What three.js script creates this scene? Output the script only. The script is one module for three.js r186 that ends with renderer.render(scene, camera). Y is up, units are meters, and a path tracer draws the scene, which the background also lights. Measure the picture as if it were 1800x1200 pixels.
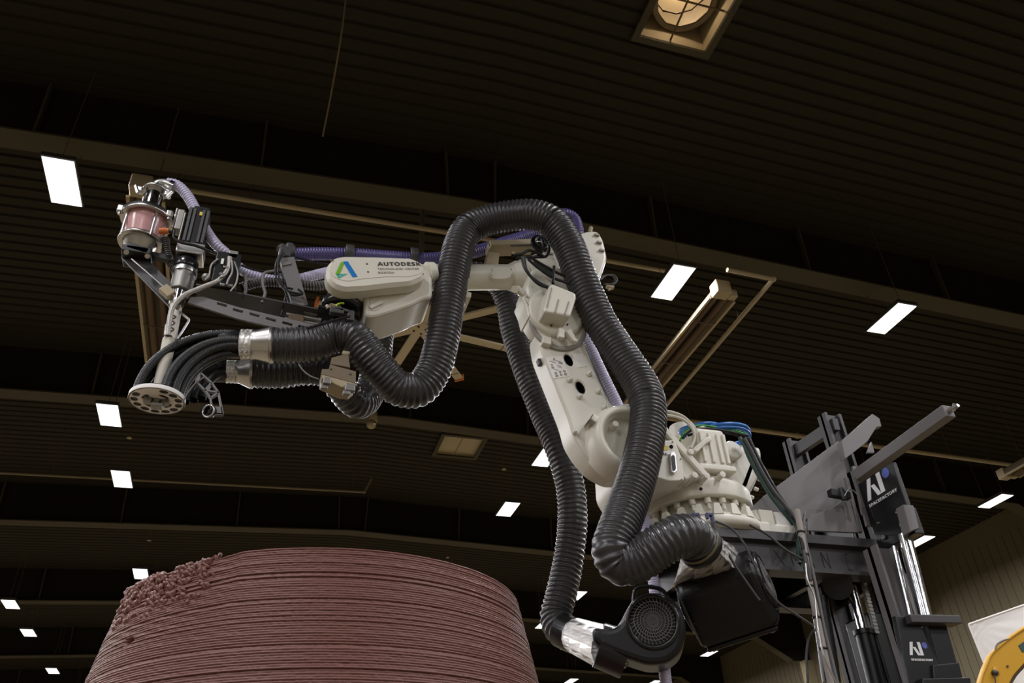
import * as THREE from 'three';
import { mergeGeometries } from 'three/addons/utils/BufferGeometryUtils.js';
import { RoundedBoxGeometry } from 'three/addons/geometries/RoundedBoxGeometry.js';
import { TextGeometry } from 'three/addons/geometries/TextGeometry.js';
import { FontLoader } from 'three/addons/loaders/FontLoader.js';
import { RectAreaLightUniformsLib } from 'three/addons/lights/RectAreaLightUniformsLib.js';

// ---------- camera, exposure ----------
const scene = new THREE.Scene();
scene.background = new THREE.Color(0x000000);
const camera = new THREE.PerspectiveCamera(2 * Math.atan(600 / 1420) * 180 / Math.PI, 1.5, 0.1, 200);
camera.position.set(0, 1.6, 0);
camera.rotation.set(34.7 * Math.PI / 180, -18.8 * Math.PI / 180, -3.25 * Math.PI / 180, 'YXZ');
scene.add(camera);
const renderer = new THREE.WebGLRenderer();
renderer.toneMapping = THREE.LinearToneMapping;
renderer.toneMappingExposure = 1.0;
renderer.shadowMap.enabled = true;
RectAreaLightUniformsLib.init();
const LAMP_NITS = 192;          // brightness of one high-bay panel
const LAMP_COLOR = 0xfdfbff;
const font = await new FontLoader().loadAsync('fonts/droid/droid_sans_bold.typeface.json');
const fontR = await new FontLoader().loadAsync('fonts/droid/droid_sans_regular.typeface.json');

// ---------- helpers ----------
let seed = 12345;
const flat = (g) => { const f = g.index ? g.toNonIndexed() : g; f.computeVertexNormals(); return f; };
const rnd = () => { seed = (seed * 1664525 + 1013904223) % 4294967296; return seed / 4294967296; };
const V = (a) => new THREE.Vector3(a[0], a[1], a[2]);
const lin = (r, g, b) => new THREE.Color().setRGB(r, g, b);
const used = {};
const numbered = (n) => { if (!(n in used)) { used[n] = 0; return n; } used[n]++; return n + '_' + String(used[n]).padStart(3, '0'); };
function clean(g) {
  if (g.index) g = g.toNonIndexed();
  for (const k of Object.keys(g.attributes)) if (!['position', 'normal', 'uv'].includes(k)) g.deleteAttribute(k);
  if (!g.attributes.uv) g.setAttribute('uv', new THREE.BufferAttribute(new Float32Array(g.attributes.position.count * 2), 2));
  if (!g.attributes.normal) g.computeVertexNormals();
  return g;
}
const join = (list) => list.length === 1 ? list[0] : mergeGeometries(list.map(clean));
function thing(name, label, category, base, group) {
  const o = new THREE.Group(); o.name = numbered(name); o.position.set(...base); scene.add(o);
  o.userData = { label, category }; if (group) o.userData.group = group;
  return o;
}
function setting(name, base = [0, 0, 0], label) {
  const o = new THREE.Group(); o.name = numbered(name); o.position.set(...base); scene.add(o);
  o.userData = { kind: 'structure' }; if (label) o.userData.label = label;
  return o;
}
// geometry in world coordinates becomes a part of a thing (or of one of its parts)
function part(root, name, geos, mat, parent = root, label) {
  const list = Array.isArray(geos) ? geos : [geos];
  const g = join(list).clone().translate(-root.position.x, -root.position.y, -root.position.z);
  const m = new THREE.Mesh(g, mat); m.name = name; m.castShadow = m.receiveShadow = true;
  if (label) m.userData.label = label;
  parent.add(m); return m;
}
function single(name, label, category, geos, mat, base, group) {
  const g = join(Array.isArray(geos) ? geos : [geos]).clone();
  g.computeBoundingBox(); const c = new THREE.Vector3(); g.boundingBox.getCenter(c);
  const b = base || [c.x, g.boundingBox.min.y, c.z];
  g.translate(-b[0], -b[1], -b[2]);
  const m = new THREE.Mesh(g, mat); m.name = numbered(name); m.position.set(...b); m.castShadow = m.receiveShadow = true;
  m.userData = { label, category }; if (group) m.userData.group = group;
  scene.add(m); return m;
}
const box = (c, s, bev = 0, rot) => {
  const g = bev ? new RoundedBoxGeometry(s[0], s[1], s[2], 2, bev) : new THREE.BoxGeometry(...s);
  if (rot) g.applyMatrix4(new THREE.Matrix4().makeRotationFromEuler(new THREE.Euler(...rot)));
  return g.translate(...c);
};
const slab = (x0, x1, y0, y1, z0, z1, bev = 0) => box([(x0 + x1) / 2, (y0 + y1) / 2, (z0 + z1) / 2], [x1 - x0, y1 - y0, z1 - z0], bev);
function along(g, a, b) {   // a geometry made along +y, centred, is laid from a to b
  const A = V(a), B = V(b), d = B.clone().sub(A).normalize();
  const q = new THREE.Quaternion().setFromUnitVectors(new THREE.Vector3(0, 1, 0), d);
  return g.applyQuaternion(q).translate((A.x + B.x) / 2, (A.y + B.y) / 2, (A.z + B.z) / 2);
}
const dist = (a, b) => V(a).distanceTo(V(b));
const cyl = (a, b, r1, r2 = r1, seg = 20, open = false) => along(new THREE.CylinderGeometry(r2, r1, dist(a, b), seg, 1, open), a, b);
// box bar from a to b, w across, h along the given up direction
function bar(a, b, w, h, up = [0, 1, 0], bev = 0) {
  const A = V(a), B = V(b), z = B.clone().sub(A), L = z.length(); z.normalize();
  const x = V(up).cross(z).normalize(), y = z.clone().cross(x);
  const g = bev ? new RoundedBoxGeometry(w, h, L, 2, bev) : new THREE.BoxGeometry(w, h, L);
  return g.applyMatrix4(new THREE.Matrix4().makeBasis(x, y, z)).translate((A.x + B.x) / 2, (A.y + B.y) / 2, (A.z + B.z) / 2);
}
// solid of revolution: profile [radius, height] along the axis dir from origin
function lathe(profile, origin, dir = [0, 1, 0], seg = 32) {
  const g = new THREE.LatheGeometry(profile.map(([r, h]) => new THREE.Vector2(Math.max(r, 0.0001), h)), seg);
  g.applyQuaternion(new THREE.Quaternion().setFromUnitVectors(new THREE.Vector3(0, 1, 0), V(dir).normalize()));
  return g.translate(...origin);
}
const tube = (pts, r, n = 0, rad = 8, closed = false, tension = 0.5) => {
  const c = new THREE.CatmullRomCurve3(pts.map(V), closed, 'centripetal', tension);
  return new THREE.TubeGeometry(c, n || pts.length * 8, r, rad, closed);
};
function shapeOf(pts, r = 0, holes = []) {
  const s = new THREE.Shape(), n = pts.length;
  if (!r) pts.forEach(([x, y], i) => i ? s.lineTo(x, y) : s.moveTo(x, y));
  else for (let i = 0; i < n; i++) {
    const p = pts[i], a = pts[(i + n - 1) % n], b = pts[(i + 1) % n];
    const la = Math.hypot(a[0] - p[0], a[1] - p[1]), lb = Math.hypot(b[0] - p[0], b[1] - p[1]);
    const ra = Math.min(r, la * 0.45) / la, rb = Math.min(r, lb * 0.45) / lb;
    const s0 = [p[0] + (a[0] - p[0]) * ra, p[1] + (a[1] - p[1]) * ra], s1 = [p[0] + (b[0] - p[0]) * rb, p[1] + (b[1] - p[1]) * rb];
    i ? s.lineTo(...s0) : s.moveTo(...s0); s.quadraticCurveTo(p[0], p[1], s1[0], s1[1]);
  }
  s.closePath();
  for (const h of holes) s.holes.push(h);
  return s;
}
// plate or casting: outline in x/y extruded between two z, edges bevelled
function extr(pts, z0, z1, bev = 0, round = 0, holes = [], cs = 6, bs = 3) {
  const g = new THREE.ExtrudeGeometry(shapeOf(pts, round, holes), { depth: Math.max(z1 - z0 - 2 * bev, 0.0005), bevelEnabled: bev > 0, bevelThickness: bev, bevelSize: bev, bevelOffset: -bev, bevelSegments: bs, curveSegments: cs });
  return g.translate(0, 0, z0 + bev);
}
const ovalHole = (cx, cy, rx, ry, rot = 0) => { const p = new THREE.Path(); p.absellipse(cx, cy, rx, ry, 0, Math.PI * 2, false, rot); return p; };
// ring-to-ring sweep with a radius that varies along the length: corrugated hoses and ducts
function hose(pts, R, { pitch = 0.04, amp = 0.008, seg = 24, per = 6, sharp = 1, wob = 0, taper, slant = 0 } = {}) {
  const c = new THREE.CatmullRomCurve3(pts.map(V), false, 'centripetal');
  c.arcLengthDivisions = 600;
  const L = c.getLength(), n = Math.max(8, Math.round(L / pitch * per));
  const pos = [], idx = [], uv = [];
  let nrm = null, prevT = null;
  for (let i = 0; i <= n; i++) {
    const t = i / n, P = c.getPointAt(t), T = c.getTangentAt(t);
    if (!nrm) { nrm = new THREE.Vector3(0, 1, 0); if (Math.abs(T.y) > 0.9) nrm.set(1, 0, 0); nrm.sub(T.clone().multiplyScalar(nrm.dot(T))).normalize(); }
    else { const q = new THREE.Quaternion().setFromUnitVectors(prevT, T); nrm.applyQuaternion(q); nrm.sub(T.clone().multiplyScalar(nrm.dot(T))).normalize(); }
    prevT = T.clone();
    const B = T.clone().cross(nrm);
    for (let k = 0; k <= seg; k++) {
      const a = k / seg * Math.PI * 2, s = t * L;
      let ph = s / pitch + slant * k / seg;
      if (wob) ph += wob * Math.sin(a * 2 + s * 7) * 0.5 + wob * Math.sin(a * 5 - s * 13) * 0.3;
      let w = Math.abs(Math.cos(Math.PI * ph)); w = Math.pow(w, sharp);
      let r = (taper ? taper(t) : 1) * R - amp * w;
      if (wob) r += amp * 0.55 * wob * Math.sin(a * 9 + s * 31 + 3 * Math.sin(s * 11)) * Math.sin(s * 23 + a * 3);
      const x = Math.cos(a) * r, y = Math.sin(a) * r;
      pos.push(P.x + nrm.x * x + B.x * y, P.y + nrm.y * x + B.y * y, P.z + nrm.z * x + B.z * y); uv.push(t * L, k / seg);
    }
  }
  for (let i = 0; i < n; i++) for (let k = 0; k < seg; k++) { const a = i * (seg + 1) + k, b = a + seg + 1; idx.push(a, a + 1, b, b, a + 1, b + 1); }
  const g = new THREE.BufferGeometry();
  g.setAttribute('position', new THREE.Float32BufferAttribute(pos, 3)); g.setAttribute('uv', new THREE.Float32BufferAttribute(uv, 2)); g.setIndex(idx); g.computeVertexNormals();
  return g;
}
// coil of wire round a path
function coil(pts, R, pitch, wire) {
  const c = new THREE.CatmullRomCurve3(pts.map(V), false, 'centripetal'), L = c.getLength(), turns = L / pitch, n = Math.round(turns * 10), out = [];
  for (let i = 0; i <= n; i++) {
    const t = i / n, P = c.getPointAt(t), T = c.getTangentAt(t), A = new THREE.Vector3(0, 0, 1).cross(T).normalize(), B = T.clone().cross(A), w = t * turns * Math.PI * 2;
    out.push(P.addScaledVector(A, R * Math.cos(w)).addScaledVector(B, R * Math.sin(w)));
  }
  return new THREE.TubeGeometry(new THREE.CatmullRomCurve3(out), n * 1, wire, 4);
}
const hexBolt = (p, dir, r, h) => along(new THREE.CylinderGeometry(r, r, h, 6), p, [p[0] + dir[0] * h, p[1] + dir[1] * h, p[2] + dir[2] * h]);
// lettering cut from thin sheet; put() lays x/y of the lettering into a plane given by right and up
function letters(text, size, f = font, depth = 0.002, stretch = 1) {
  const g = new TextGeometry(text, { font: f, size, depth, curveSegments: 4, bevelEnabled: false });
  g.scale(stretch, 1, 1); return g;
}
function put(g, origin, right, up) {
  const x = V(right).normalize(), y0 = V(up), z = x.clone().cross(y0).normalize(), y = z.clone().cross(x);
  return g.applyMatrix4(new THREE.Matrix4().makeBasis(x, y, z)).translate(...origin);
}

// ---------- procedural textures ----------
function noiseTex(w, h, f, srgb = true) {
  const d = new Uint8Array(w * h * 4);
  for (let y = 0; y < h; y++) for (let x = 0; x < w; x++) { const c = f(x, y); const i = (y * w + x) * 4; d[i] = c[0]; d[i + 1] = c[1]; d[i + 2] = c[2]; d[i + 3] = 255; }
  const t = new THREE.DataTexture(d, w, h); t.wrapS = t.wrapT = THREE.RepeatWrapping; t.magFilter = THREE.LinearFilter; t.minFilter = THREE.LinearMipmapLinearFilter; t.generateMipmaps = true;
  if (srgb) t.colorSpace = THREE.SRGBColorSpace; t.needsUpdate = true; return t;
}
const lattice = []; for (let i = 0; i < 4096; i++) lattice.push(rnd());
function vnoise(x, y, p) {   // tiling value noise
  const xi = Math.floor(x), yi = Math.floor(y), fx = x - xi, fy = y - yi, s = (t) => t * t * (3 - 2 * t);
  const at = (i, j) => lattice[(((i % p) + p) % p) * 61 % 4096 + ((((j % p) + p) % p) * 17)];
  const a = at(xi, yi), b = at(xi + 1, yi), c = at(xi, yi + 1), d = at(xi + 1, yi + 1), u = s(fx), v = s(fy);
  return a + (b - a) * u + (c - a) * v + (a - b - c + d) * u * v;
}
const fbm = (x, y, p) => 0.5 * vnoise(x, y, p) + 0.3 * vnoise(x * 2, y * 2, p * 2) + 0.2 * vnoise(x * 4, y * 4, p * 4);
const grainTex = noiseTex(256, 256, (x, y) => { const v = 205 + 50 * fbm(x / 32, y / 32, 8) - 12 * rnd(); return [v, v, v]; });
const dirtTex = noiseTex(512, 512, (x, y) => { const v = fbm(x / 32, y / 32, 16); const k = 0.55 + 0.6 * v + 0.12 * (rnd() - 0.5); return [136 * k, 123 * k, 98 * k]; });
const bumpTex = noiseTex(256, 256, (x, y) => { const v = 255 * (0.6 * fbm(x / 8, y / 8, 32) + 0.4 * rnd()); return [v, v, v]; }, false);
bumpTex.repeat.set(6, 3);
const std = (color, roughness = 0.6, metalness = 0, extra = {}) => new THREE.MeshStandardMaterial({ color, roughness, metalness, ...extra });
const phys = (o) => new THREE.MeshPhysicalMaterial(o);
const M = {
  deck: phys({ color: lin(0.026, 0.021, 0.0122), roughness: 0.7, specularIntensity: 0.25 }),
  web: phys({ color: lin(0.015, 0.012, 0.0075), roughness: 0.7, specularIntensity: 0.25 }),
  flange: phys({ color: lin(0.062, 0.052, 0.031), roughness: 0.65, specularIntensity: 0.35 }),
  wall: std(lin(0.105, 0.086, 0.047), 0.85),
  column: std(lin(0.25, 0.205, 0.115), 0.8),
  floor: std(0xffffff, 0.95, 0, { map: dirtTex }),
  tan: std(lin(0.36, 0.295, 0.18), 0.6),
  cream: std(lin(0.50, 0.425, 0.28), 0.6),
  tanDull: std(lin(0.16, 0.125, 0.075), 0.6),
  brown: std(lin(0.10, 0.06, 0.03), 0.7),
  orange: std(lin(0.60, 0.16, 0.03), 0.6),
  white: phys({ color: lin(0.68, 0.655, 0.56), roughness: 0.42, clearcoat: 0.25, clearcoatRoughness: 0.3 }),
  whiteDull: std(lin(0.60, 0.57, 0.48), 0.7),
  duct: std(lin(0.036, 0.035, 0.036), 0.32),
  hoseBlack: std(lin(0.020, 0.021, 0.022), 0.45),
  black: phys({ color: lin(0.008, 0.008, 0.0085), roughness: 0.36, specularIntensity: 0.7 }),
  blackGloss: std(lin(0.010, 0.010, 0.011), 0.22),
  darkGrey: std(lin(0.045, 0.043, 0.044), 0.5),
  grey: std(lin(0.16, 0.15, 0.15), 0.6),
  steelGrey: std(lin(0.26, 0.25, 0.23), 0.45, 0.7),
  chrome: std(lin(0.75, 0.75, 0.77), 0.12, 1),
  steel: std(lin(0.55, 0.54, 0.52), 0.3, 1),
  foil: std(lin(0.80, 0.78, 0.74), 0.34, 1, { bumpMap: bumpTex, bumpScale: 0.006 }),
  violet: phys({ color: lin(0.075, 0.062, 0.19), roughness: 0.35 }),
  lilac: phys({ color: lin(0.47, 0.44, 0.60), roughness: 0.35 }),
  silverHose: std(lin(0.42, 0.40, 0.36), 0.4, 0.5),
  clay: std(lin(0.185, 0.078, 0.063), 0.5),
  yellow: std(lin(0.62, 0.33, 0.02), 0.4),
  yellowLabel: std(lin(0.65, 0.50, 0.05), 0.6),
  lime: std(lin(0.42, 0.55, 0.03), 0.5),
  blue: std(lin(0.02, 0.13, 0.42), 0.3),
  navy: std(lin(0.022, 0.024, 0.10), 0.4),
  green: std(lin(0.03, 0.30, 0.05), 0.5),
  teal: std(lin(0.035, 0.075, 0.065), 0.5),
  fabric: std(lin(0.74, 0.73, 0.71), 0.9),
  paper: std(lin(0.80, 0.78, 0.74), 0.8),
  ink: std(lin(0.03, 0.03, 0.03), 0.7),
  inkGrey: std(lin(0.30, 0.28, 0.25), 0.7),
  print: std(lin(0.85, 0.84, 0.86), 0.6),
  dot: std(lin(0.10, 0.14, 0.48), 0.6),
  pink: phys({ color: lin(0.66, 0.36, 0.36), roughness: 0.25, transmission: 0.25, thickness: 0 }),
  glow: std(0xffffff, 0.5, 0, { emissive: 0xffffff, emissiveIntensity: 1.6 }),
};

// ---------- the hall ----------
const RIDGE = 2.3, PITCH = Math.tan(2.2 * Math.PI / 180), WL = -16, WR = 20.6, ZF = 20, ZB = -52;
const deckY = (x) => 11 - PITCH * Math.abs(x - RIDGE), flangeY = (x) => 10 - PITCH * Math.abs(x - RIDGE);
const skylightZ = [[-5.55, -4.6], [-17.85, -16.85]], SKX = [3.9, 4.87];
part(setting('floor'), 'floor_slab', slab(WL - 0.4, WR + 0.4, -0.3, 0, ZB - 0.4, ZF + 0.4), M.floor);
{ // dirt floor: uv in metres
  const f = scene.children[scene.children.length - 1].children[0].geometry, p = f.attributes.position, u = f.attributes.uv;
  for (let i = 0; i < p.count; i++) u.setXY(i, p.getX(i) / 4, p.getZ(i) / 4);
}
// ribbed steel deck, one sheet for each roof slope, ribs running from ridge to eave
function deckSide(x0, x1, holes) {
  const pos = [], idx = [], P = 0.22, D = 0.035;
  const prof = [[0, 0], [0.15, 0], [0.17, D], [0.205, D]];
  const rows = [];
  for (let z = ZB - 0.3; z < ZF + 0.3; z += P) for (const [dz, dy] of prof) rows.push([z + dz, dy]);
  const xs = [...new Set([x0, x1, ...(holes ? SKX : [])])].sort((a, b) => a - b);
  for (let j = 0; j + 1 < xs.length; j++) {
    const b0 = pos.length / 3;
    for (const [z, dy] of rows) for (const x of [xs[j], xs[j + 1]]) pos.push(x, deckY(x) + dy, z);
    for (let i = 0; i + 1 < rows.length; i++) {
      if (holes && xs[j] === SKX[0] && skylightZ.some(([a, b]) => rows[i + 1][0] > a && rows[i][0] < b)) continue;
      const a = b0 + i * 2; idx.push(a, a + 2, a + 1, a + 1, a + 2, a + 3);
    }
  }
  const g = new THREE.BufferGeometry(); g.setAttribute('position', new THREE.Float32BufferAttribute(pos, 3)); g.setIndex(idx);
  const f = g.toNonIndexed(); f.computeVertexNormals(); return f;
}
const ceiling = setting('ceiling');
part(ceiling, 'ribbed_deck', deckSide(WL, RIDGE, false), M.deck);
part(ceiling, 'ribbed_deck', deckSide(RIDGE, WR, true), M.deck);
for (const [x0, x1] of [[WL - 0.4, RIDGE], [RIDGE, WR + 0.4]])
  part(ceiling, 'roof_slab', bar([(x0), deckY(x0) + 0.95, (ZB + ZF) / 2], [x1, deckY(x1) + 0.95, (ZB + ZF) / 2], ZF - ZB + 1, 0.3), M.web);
// walls with thickness, standing seams on the long walls
for (const [nm, x, s] of [['wall_left', WL, -1], ['wall_right', WR, 1]]) {
  const w = setting(nm);
  part(w, 'wall_panel', slab(Math.min(x, x + 0.3 * s), Math.max(x, x + 0.3 * s), 0, 11.6, ZB - 0.4, ZF + 0.4), M.wall);
  const ribs = []; for (let z = -50; z < 5; z += 0.305) ribs.push(slab(Math.min(x, x - 0.014 * s), Math.max(x, x - 0.014 * s), 0.02, 9.7, z, z + 0.06));
  const rp = part(w, 'siding_ribs', ribs, M.wall); rp.userData.kind = 'stuff';
}
part(setting('wall_back'), 'wall_panel', slab(WL - 0.3, WR + 0.3, 0, 11.6, ZB - 0.3, ZB), M.wall);
part(setting('wall_front'), 'wall_panel', slab(WL - 0.3, WR + 0.3, 0, 11.6, ZF, ZF + 0.3), M.wall);
// rigid roof frames: web, bottom flange, stiffeners, wall columns
const FZ = [17.3, 10.9, 4.5, -1.9, -8.3, -14.8, -21.1, -27.4, -33.8, -40.1, -46.5];
for (const z of FZ) {
  const t = setting('roof_frame', [RIDGE, 10, z]);
  for (const [xe, s] of [[WL, -1], [WR, 1]]) {
    const outline = [[RIDGE, 10], [xe - s * 2.2, flangeY(xe - s * 2.2)], [xe - s * 0.9, flangeY(xe) - 0.7], [xe, flangeY(xe) - 0.7], [xe, deckY(xe) + 0.1], [RIDGE, deckY(RIDGE) + 0.1]];
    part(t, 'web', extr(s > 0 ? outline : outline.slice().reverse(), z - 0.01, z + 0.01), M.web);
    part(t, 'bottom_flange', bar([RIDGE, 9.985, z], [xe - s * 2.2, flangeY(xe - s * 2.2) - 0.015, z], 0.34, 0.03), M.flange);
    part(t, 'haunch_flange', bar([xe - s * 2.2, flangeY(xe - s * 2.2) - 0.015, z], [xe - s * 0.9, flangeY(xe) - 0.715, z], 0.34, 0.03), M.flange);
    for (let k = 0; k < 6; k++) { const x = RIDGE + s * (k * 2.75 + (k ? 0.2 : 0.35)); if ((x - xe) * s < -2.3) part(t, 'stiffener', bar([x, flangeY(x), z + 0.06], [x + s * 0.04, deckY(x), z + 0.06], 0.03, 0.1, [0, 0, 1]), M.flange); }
    part(t, 'wall_column', slab(Math.min(xe, xe - s * 0.4), Math.max(xe, xe - s * 0.4), 0, flangeY(xe) - 0.7, z - 0.15, z + 0.15), M.column);
  }
}
// pipes under the roof
function pipe(name, label, pts, r, mat) {
  const gs = []; for (let i = 0; i + 1 < pts.length; i++) { gs.push(cyl(pts[i], pts[i + 1], r, r, 12)); if (i) gs.push(new THREE.SphereGeometry(r * 1.35, 12, 8).translate(...pts[i])); }
  const t = thing(name, label, 'pipe', pts[0]);
  part(t, 'pipe_run', gs, mat);
  const hangers = [];
  for (let i = 0; i + 1 < pts.length; i++) { const L = dist(pts[i], pts[i + 1]); for (let d = 1; d < L; d += 3.2) { const p = V(pts[i]).lerp(V(pts[i + 1]), d / L); part(t, 'hanger_rod', cyl([p.x, p.y, p.z], [p.x, deckY(p.x) + 0.02, p.z], 0.008, 0.008, 6), M.brown); } }
  return t;
}
pipe('sprinkler_pipe', 'tan pipe running along the underside of the roof frame above the robot arm', [[-1.75, 9.62, -8.56], [2.3, 9.62, -8.52], [5.6, 9.58, -8.52]], 0.035, M.tan);
pipe('gas_pipe', 'tan gas pipe with an elbow beside the tube heater', [[5.85, 8.85, -7.5], [6.62, 8.85, -7.53], [6.68, 8.83, -11.6], [6.68, 9.9, -11.6]], 0.034, M.tan);
pipe('sprinkler_pipe', 'long tan pipe crossing the dark bay behind the forklift mast', [[7.2, 9.62, -12.86], [10.8, 9.6, -12.95], [16.8, 9.56, -13.1]], 0.05, M.tan);
pipe('sprinkler_pipe', 'thin grey pipe crossing the ceiling behind the printed dome', [[-13, 9.6, -18.7], [-5.5, 9.6, -18.1], [2.15, 9.6, -17.6], [2.3, 9.95, -17.6]], 0.03, M.tanDull);
single('hanging_cable', 'thin pale cable hanging from the dark ceiling', 'cable', tube([[0.125, 10.9, -5.751], [0.133, 10.2, -6.062], [0.111, 9.8, -6.64], [0.081, 9.5, -7.07]], 0.012, 24, 5), M.tanDull);

// infrared tube heaters: reflector hood, two tubes, burner box
function heater(x, y, z0, z1, label, burnerAtNear) {
  const t = thing('tube_heater', label, 'heater', [x, y, (z0 + z1) / 2], 'infrared tube heaters');
  const w = 0.2, L0 = Math.min(z0, z1), L1 = Math.max(z0, z1);
  const hood = [[-w, 0], [-w, 0.03], [-0.11, 0.19], [0.11, 0.19], [w, 0.03], [w, 0], [w - 0.012, 0.02], [0.1, 0.175], [-0.1, 0.175], [-w + 0.012, 0.02]].map(([a, b]) => [a + x, b + y]);
  part(t, 'reflector_hood', extr(hood, L0, L1), M.tanDull);
  for (const s of [-1, 1]) {
    part(t, 'radiant_tube', cyl([x + s * 0.085, y + 0.07, L0], [x + s * 0.085, y + 0.07, L1], 0.05, 0.05, 14), M.brown);
    part(t, 'hood_lip', slab(x + s * w - 0.02, x + s * w + 0.02, y - 0.015, y + 0.015, L0, L1), M.tan);
  }
  for (let z = L0 + 0.4; z < L1; z += 1.15) { part(t, 'hood_bracket', tube([[x - w, y, z], [x - 0.1, y - 0.035, z], [x + 0.1, y - 0.035, z], [x + w, y, z]], 0.012, 12, 5), M.brown); part(t, 'hanger_chain', cyl([x, y + 0.19, z], [x, deckY(x), z], 0.008, 0.008, 5), M.brown); }
  const zb = burnerAtNear ? L1 : L0, sg = burnerAtNear ? 1 : -1;
  const bb = part(t, 'burner_box', box([x - 0.06, y + 0.1, zb + sg * 0.1], [0.24, 0.22, 0.2], 0.02), M.tan);
  part(t, 'flue_elbow', box([x + 0.14, y + 0.07, zb + sg * 0.06], [0.13, 0.13, 0.12], 0.02), M.tan, bb);
}
heater(6.02, 8.72, -8.0, -12.4, 'tan tube heater hung beside the gas pipe with an elbow', true);
heater(-1.86, 8.75, -7.9, -12.1, 'tan tube heater hanging behind the extruder', true);
heater(15.5, 8.72, -12.2, -7.4, 'tan tube heater hanging beyond the forklift mast', false);

// big slow ceiling fan
{
  const c = [1.806, 8.5, -9.42];
  const t = thing('ceiling_fan', 'large tan ceiling fan with eight long straight blades', 'fan', c);
  part(t, 'hub', lathe([[0, -0.03], [0.15, -0.03], [0.17, 0.0], [0.17, 0.06], [0.1, 0.08], [0, 0.08]], c), M.cream);
  part(t, 'motor', lathe([[0, 0.08], [0.13, 0.08], [0.13, 0.3], [0.05, 0.36], [0, 0.36]], c), M.tanDull);
  part(t, 'drop_tube', cyl([c[0], c[1] + 0.3, c[2]], [c[0], 11.05, c[2]], 0.04, 0.04, 12), M.tanDull);
  for (let k = 0; k < 8; k++) {
    const a = (-54 + 45 * k) * Math.PI / 180, d = [Math.cos(a), 0, Math.sin(a) * 1], at = (r, h = 0) => [c[0] + d[0] * r, c[1] + h, c[2] + d[2] * r];
    const b = part(t, 'blade', bar(at(0.12, 0.01), at(1.5, 0.01), 0.13, 0.03), M.cream);
    part(t, 'blade_seam', bar(at(1.32, -0.002), at(1.335, -0.002), 0.131, 0.012), M.brown, b);
    part(t, 'blade_tip', bar(at(1.5, 0.03), at(1.53, 0.03), 0.15, 0.1), M.orange, b);
  }
  for (let k = 0; k < 4; k++) { const a = k * Math.PI / 2 + 0.4; part(t, 'hub_bolt', cyl([c[0] + 0.09 * Math.cos(a), c[1] - 0.045, c[2] + 0.09 * Math.sin(a)], [c[0] + 0.09 * Math.cos(a), c[1] - 0.02, c[2] + 0.09 * Math.sin(a)], 0.018, 0.018, 8), M.brown); }
}

// skylight wells in the deck
function well(z0, z1, label, closed) {
  const [x0, x1] = SKX, yb = deckY((x0 + x1) / 2) - 0.02, top = yb + 0.55, t = thing('skylight', label, 'skylight', [(x0 + x1) / 2, yb, (z0 + z1) / 2]);
  const th = 0.03;
  for (const [a, b, c, d] of [[x0 - th, x0, z0 - th, z1 + th], [x1, x1 + th, z0 - th, z1 + th], [x0, x1, z0 - th, z0], [x0, x1, z1, z1 + th]])
    part(t, 'well_side', slab(a, b, yb, closed ? yb + 0.12 : top, c, d), M.tan);
  for (const [a, b, c, d] of [[x0 - 0.09, x0, z0 - 0.09, z1 + 0.09], [x1, x1 + 0.09, z0 - 0.09, z1 + 0.09], [x0, x1, z0 - 0.09, z0], [x0, x1, z1, z1 + 0.09]])
    part(t, 'curb_trim', slab(a, b, yb - 0.04, yb + 0.01, c, d), M.flange);
  if (closed) { part(t, 'closed_panel', slab(x0, x1, yb + 0.06, yb + 0.09, z0, z1), M.tan); part(t, 'panel_seam', slab((x0 + x1) / 2 - 0.008, (x0 + x1) / 2 + 0.008, yb + 0.05, yb + 0.06, z0, z1), M.tanDull); return t; }
  part(t, 'well_top', slab(x0 - th, x1 + th, top, top + 0.03, z0 - th, z1 + th), M.tan);
  // tubular reflector inside with broken mirror facets
  const cx = (x0 + x1) / 2, cz = (z0 + z1) / 2 - 0.02;
  part(t, 'mirror_tube', lathe([[0.36, yb + 0.26], [0.37, yb + 0.26], [0.37, top], [0.36, top]], [cx, 0, cz], [0, 1, 0], 11).toNonIndexed(), M.chrome);
  part(t, 'tube_collar', lathe([[0.36, yb + 0.23], [0.42, yb + 0.22], [0.42, yb + 0.26], [0.36, yb + 0.26]], [cx, 0, cz], [0, 1, 0], 28), M.tanDull);
  part(t, 'cross_rod', cyl([x0, yb + 0.08, cz + 0.1], [x1, yb + 0.1, cz + 0.1], 0.014, 0.014, 8), M.brown);
  part(t, 'cross_rod', cyl([cx - 0.02, yb + 0.06, z0], [cx - 0.06, yb + 0.12, z1], 0.014, 0.014, 8), M.brown);
  const lampY = yb + 0.42;
  part(t, 'lamp', lathe([[0, lampY - 0.04], [0.025, lampY - 0.03], [0.035, lampY], [0.025, lampY + 0.05], [0, lampY + 0.06]], [cx, 0, cz], [0, 1, 0], 16), std(0xffffff, 0.5, 0, { emissive: 0xffe2bf, emissiveIntensity: 3 }));
  const pl = new THREE.PointLight(0xffe2bf, 0.55); pl.position.set(cx, lampY - 0.1, cz); pl.castShadow = true; pl.shadow.radius = 2; scene.add(pl);
}
well(-5.55, -4.6, 'square tan skylight well with a mirrored tube glinting inside', false);
well(-17.85, -16.85, 'square pale skylight closed with a plain tan panel', true);

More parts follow.
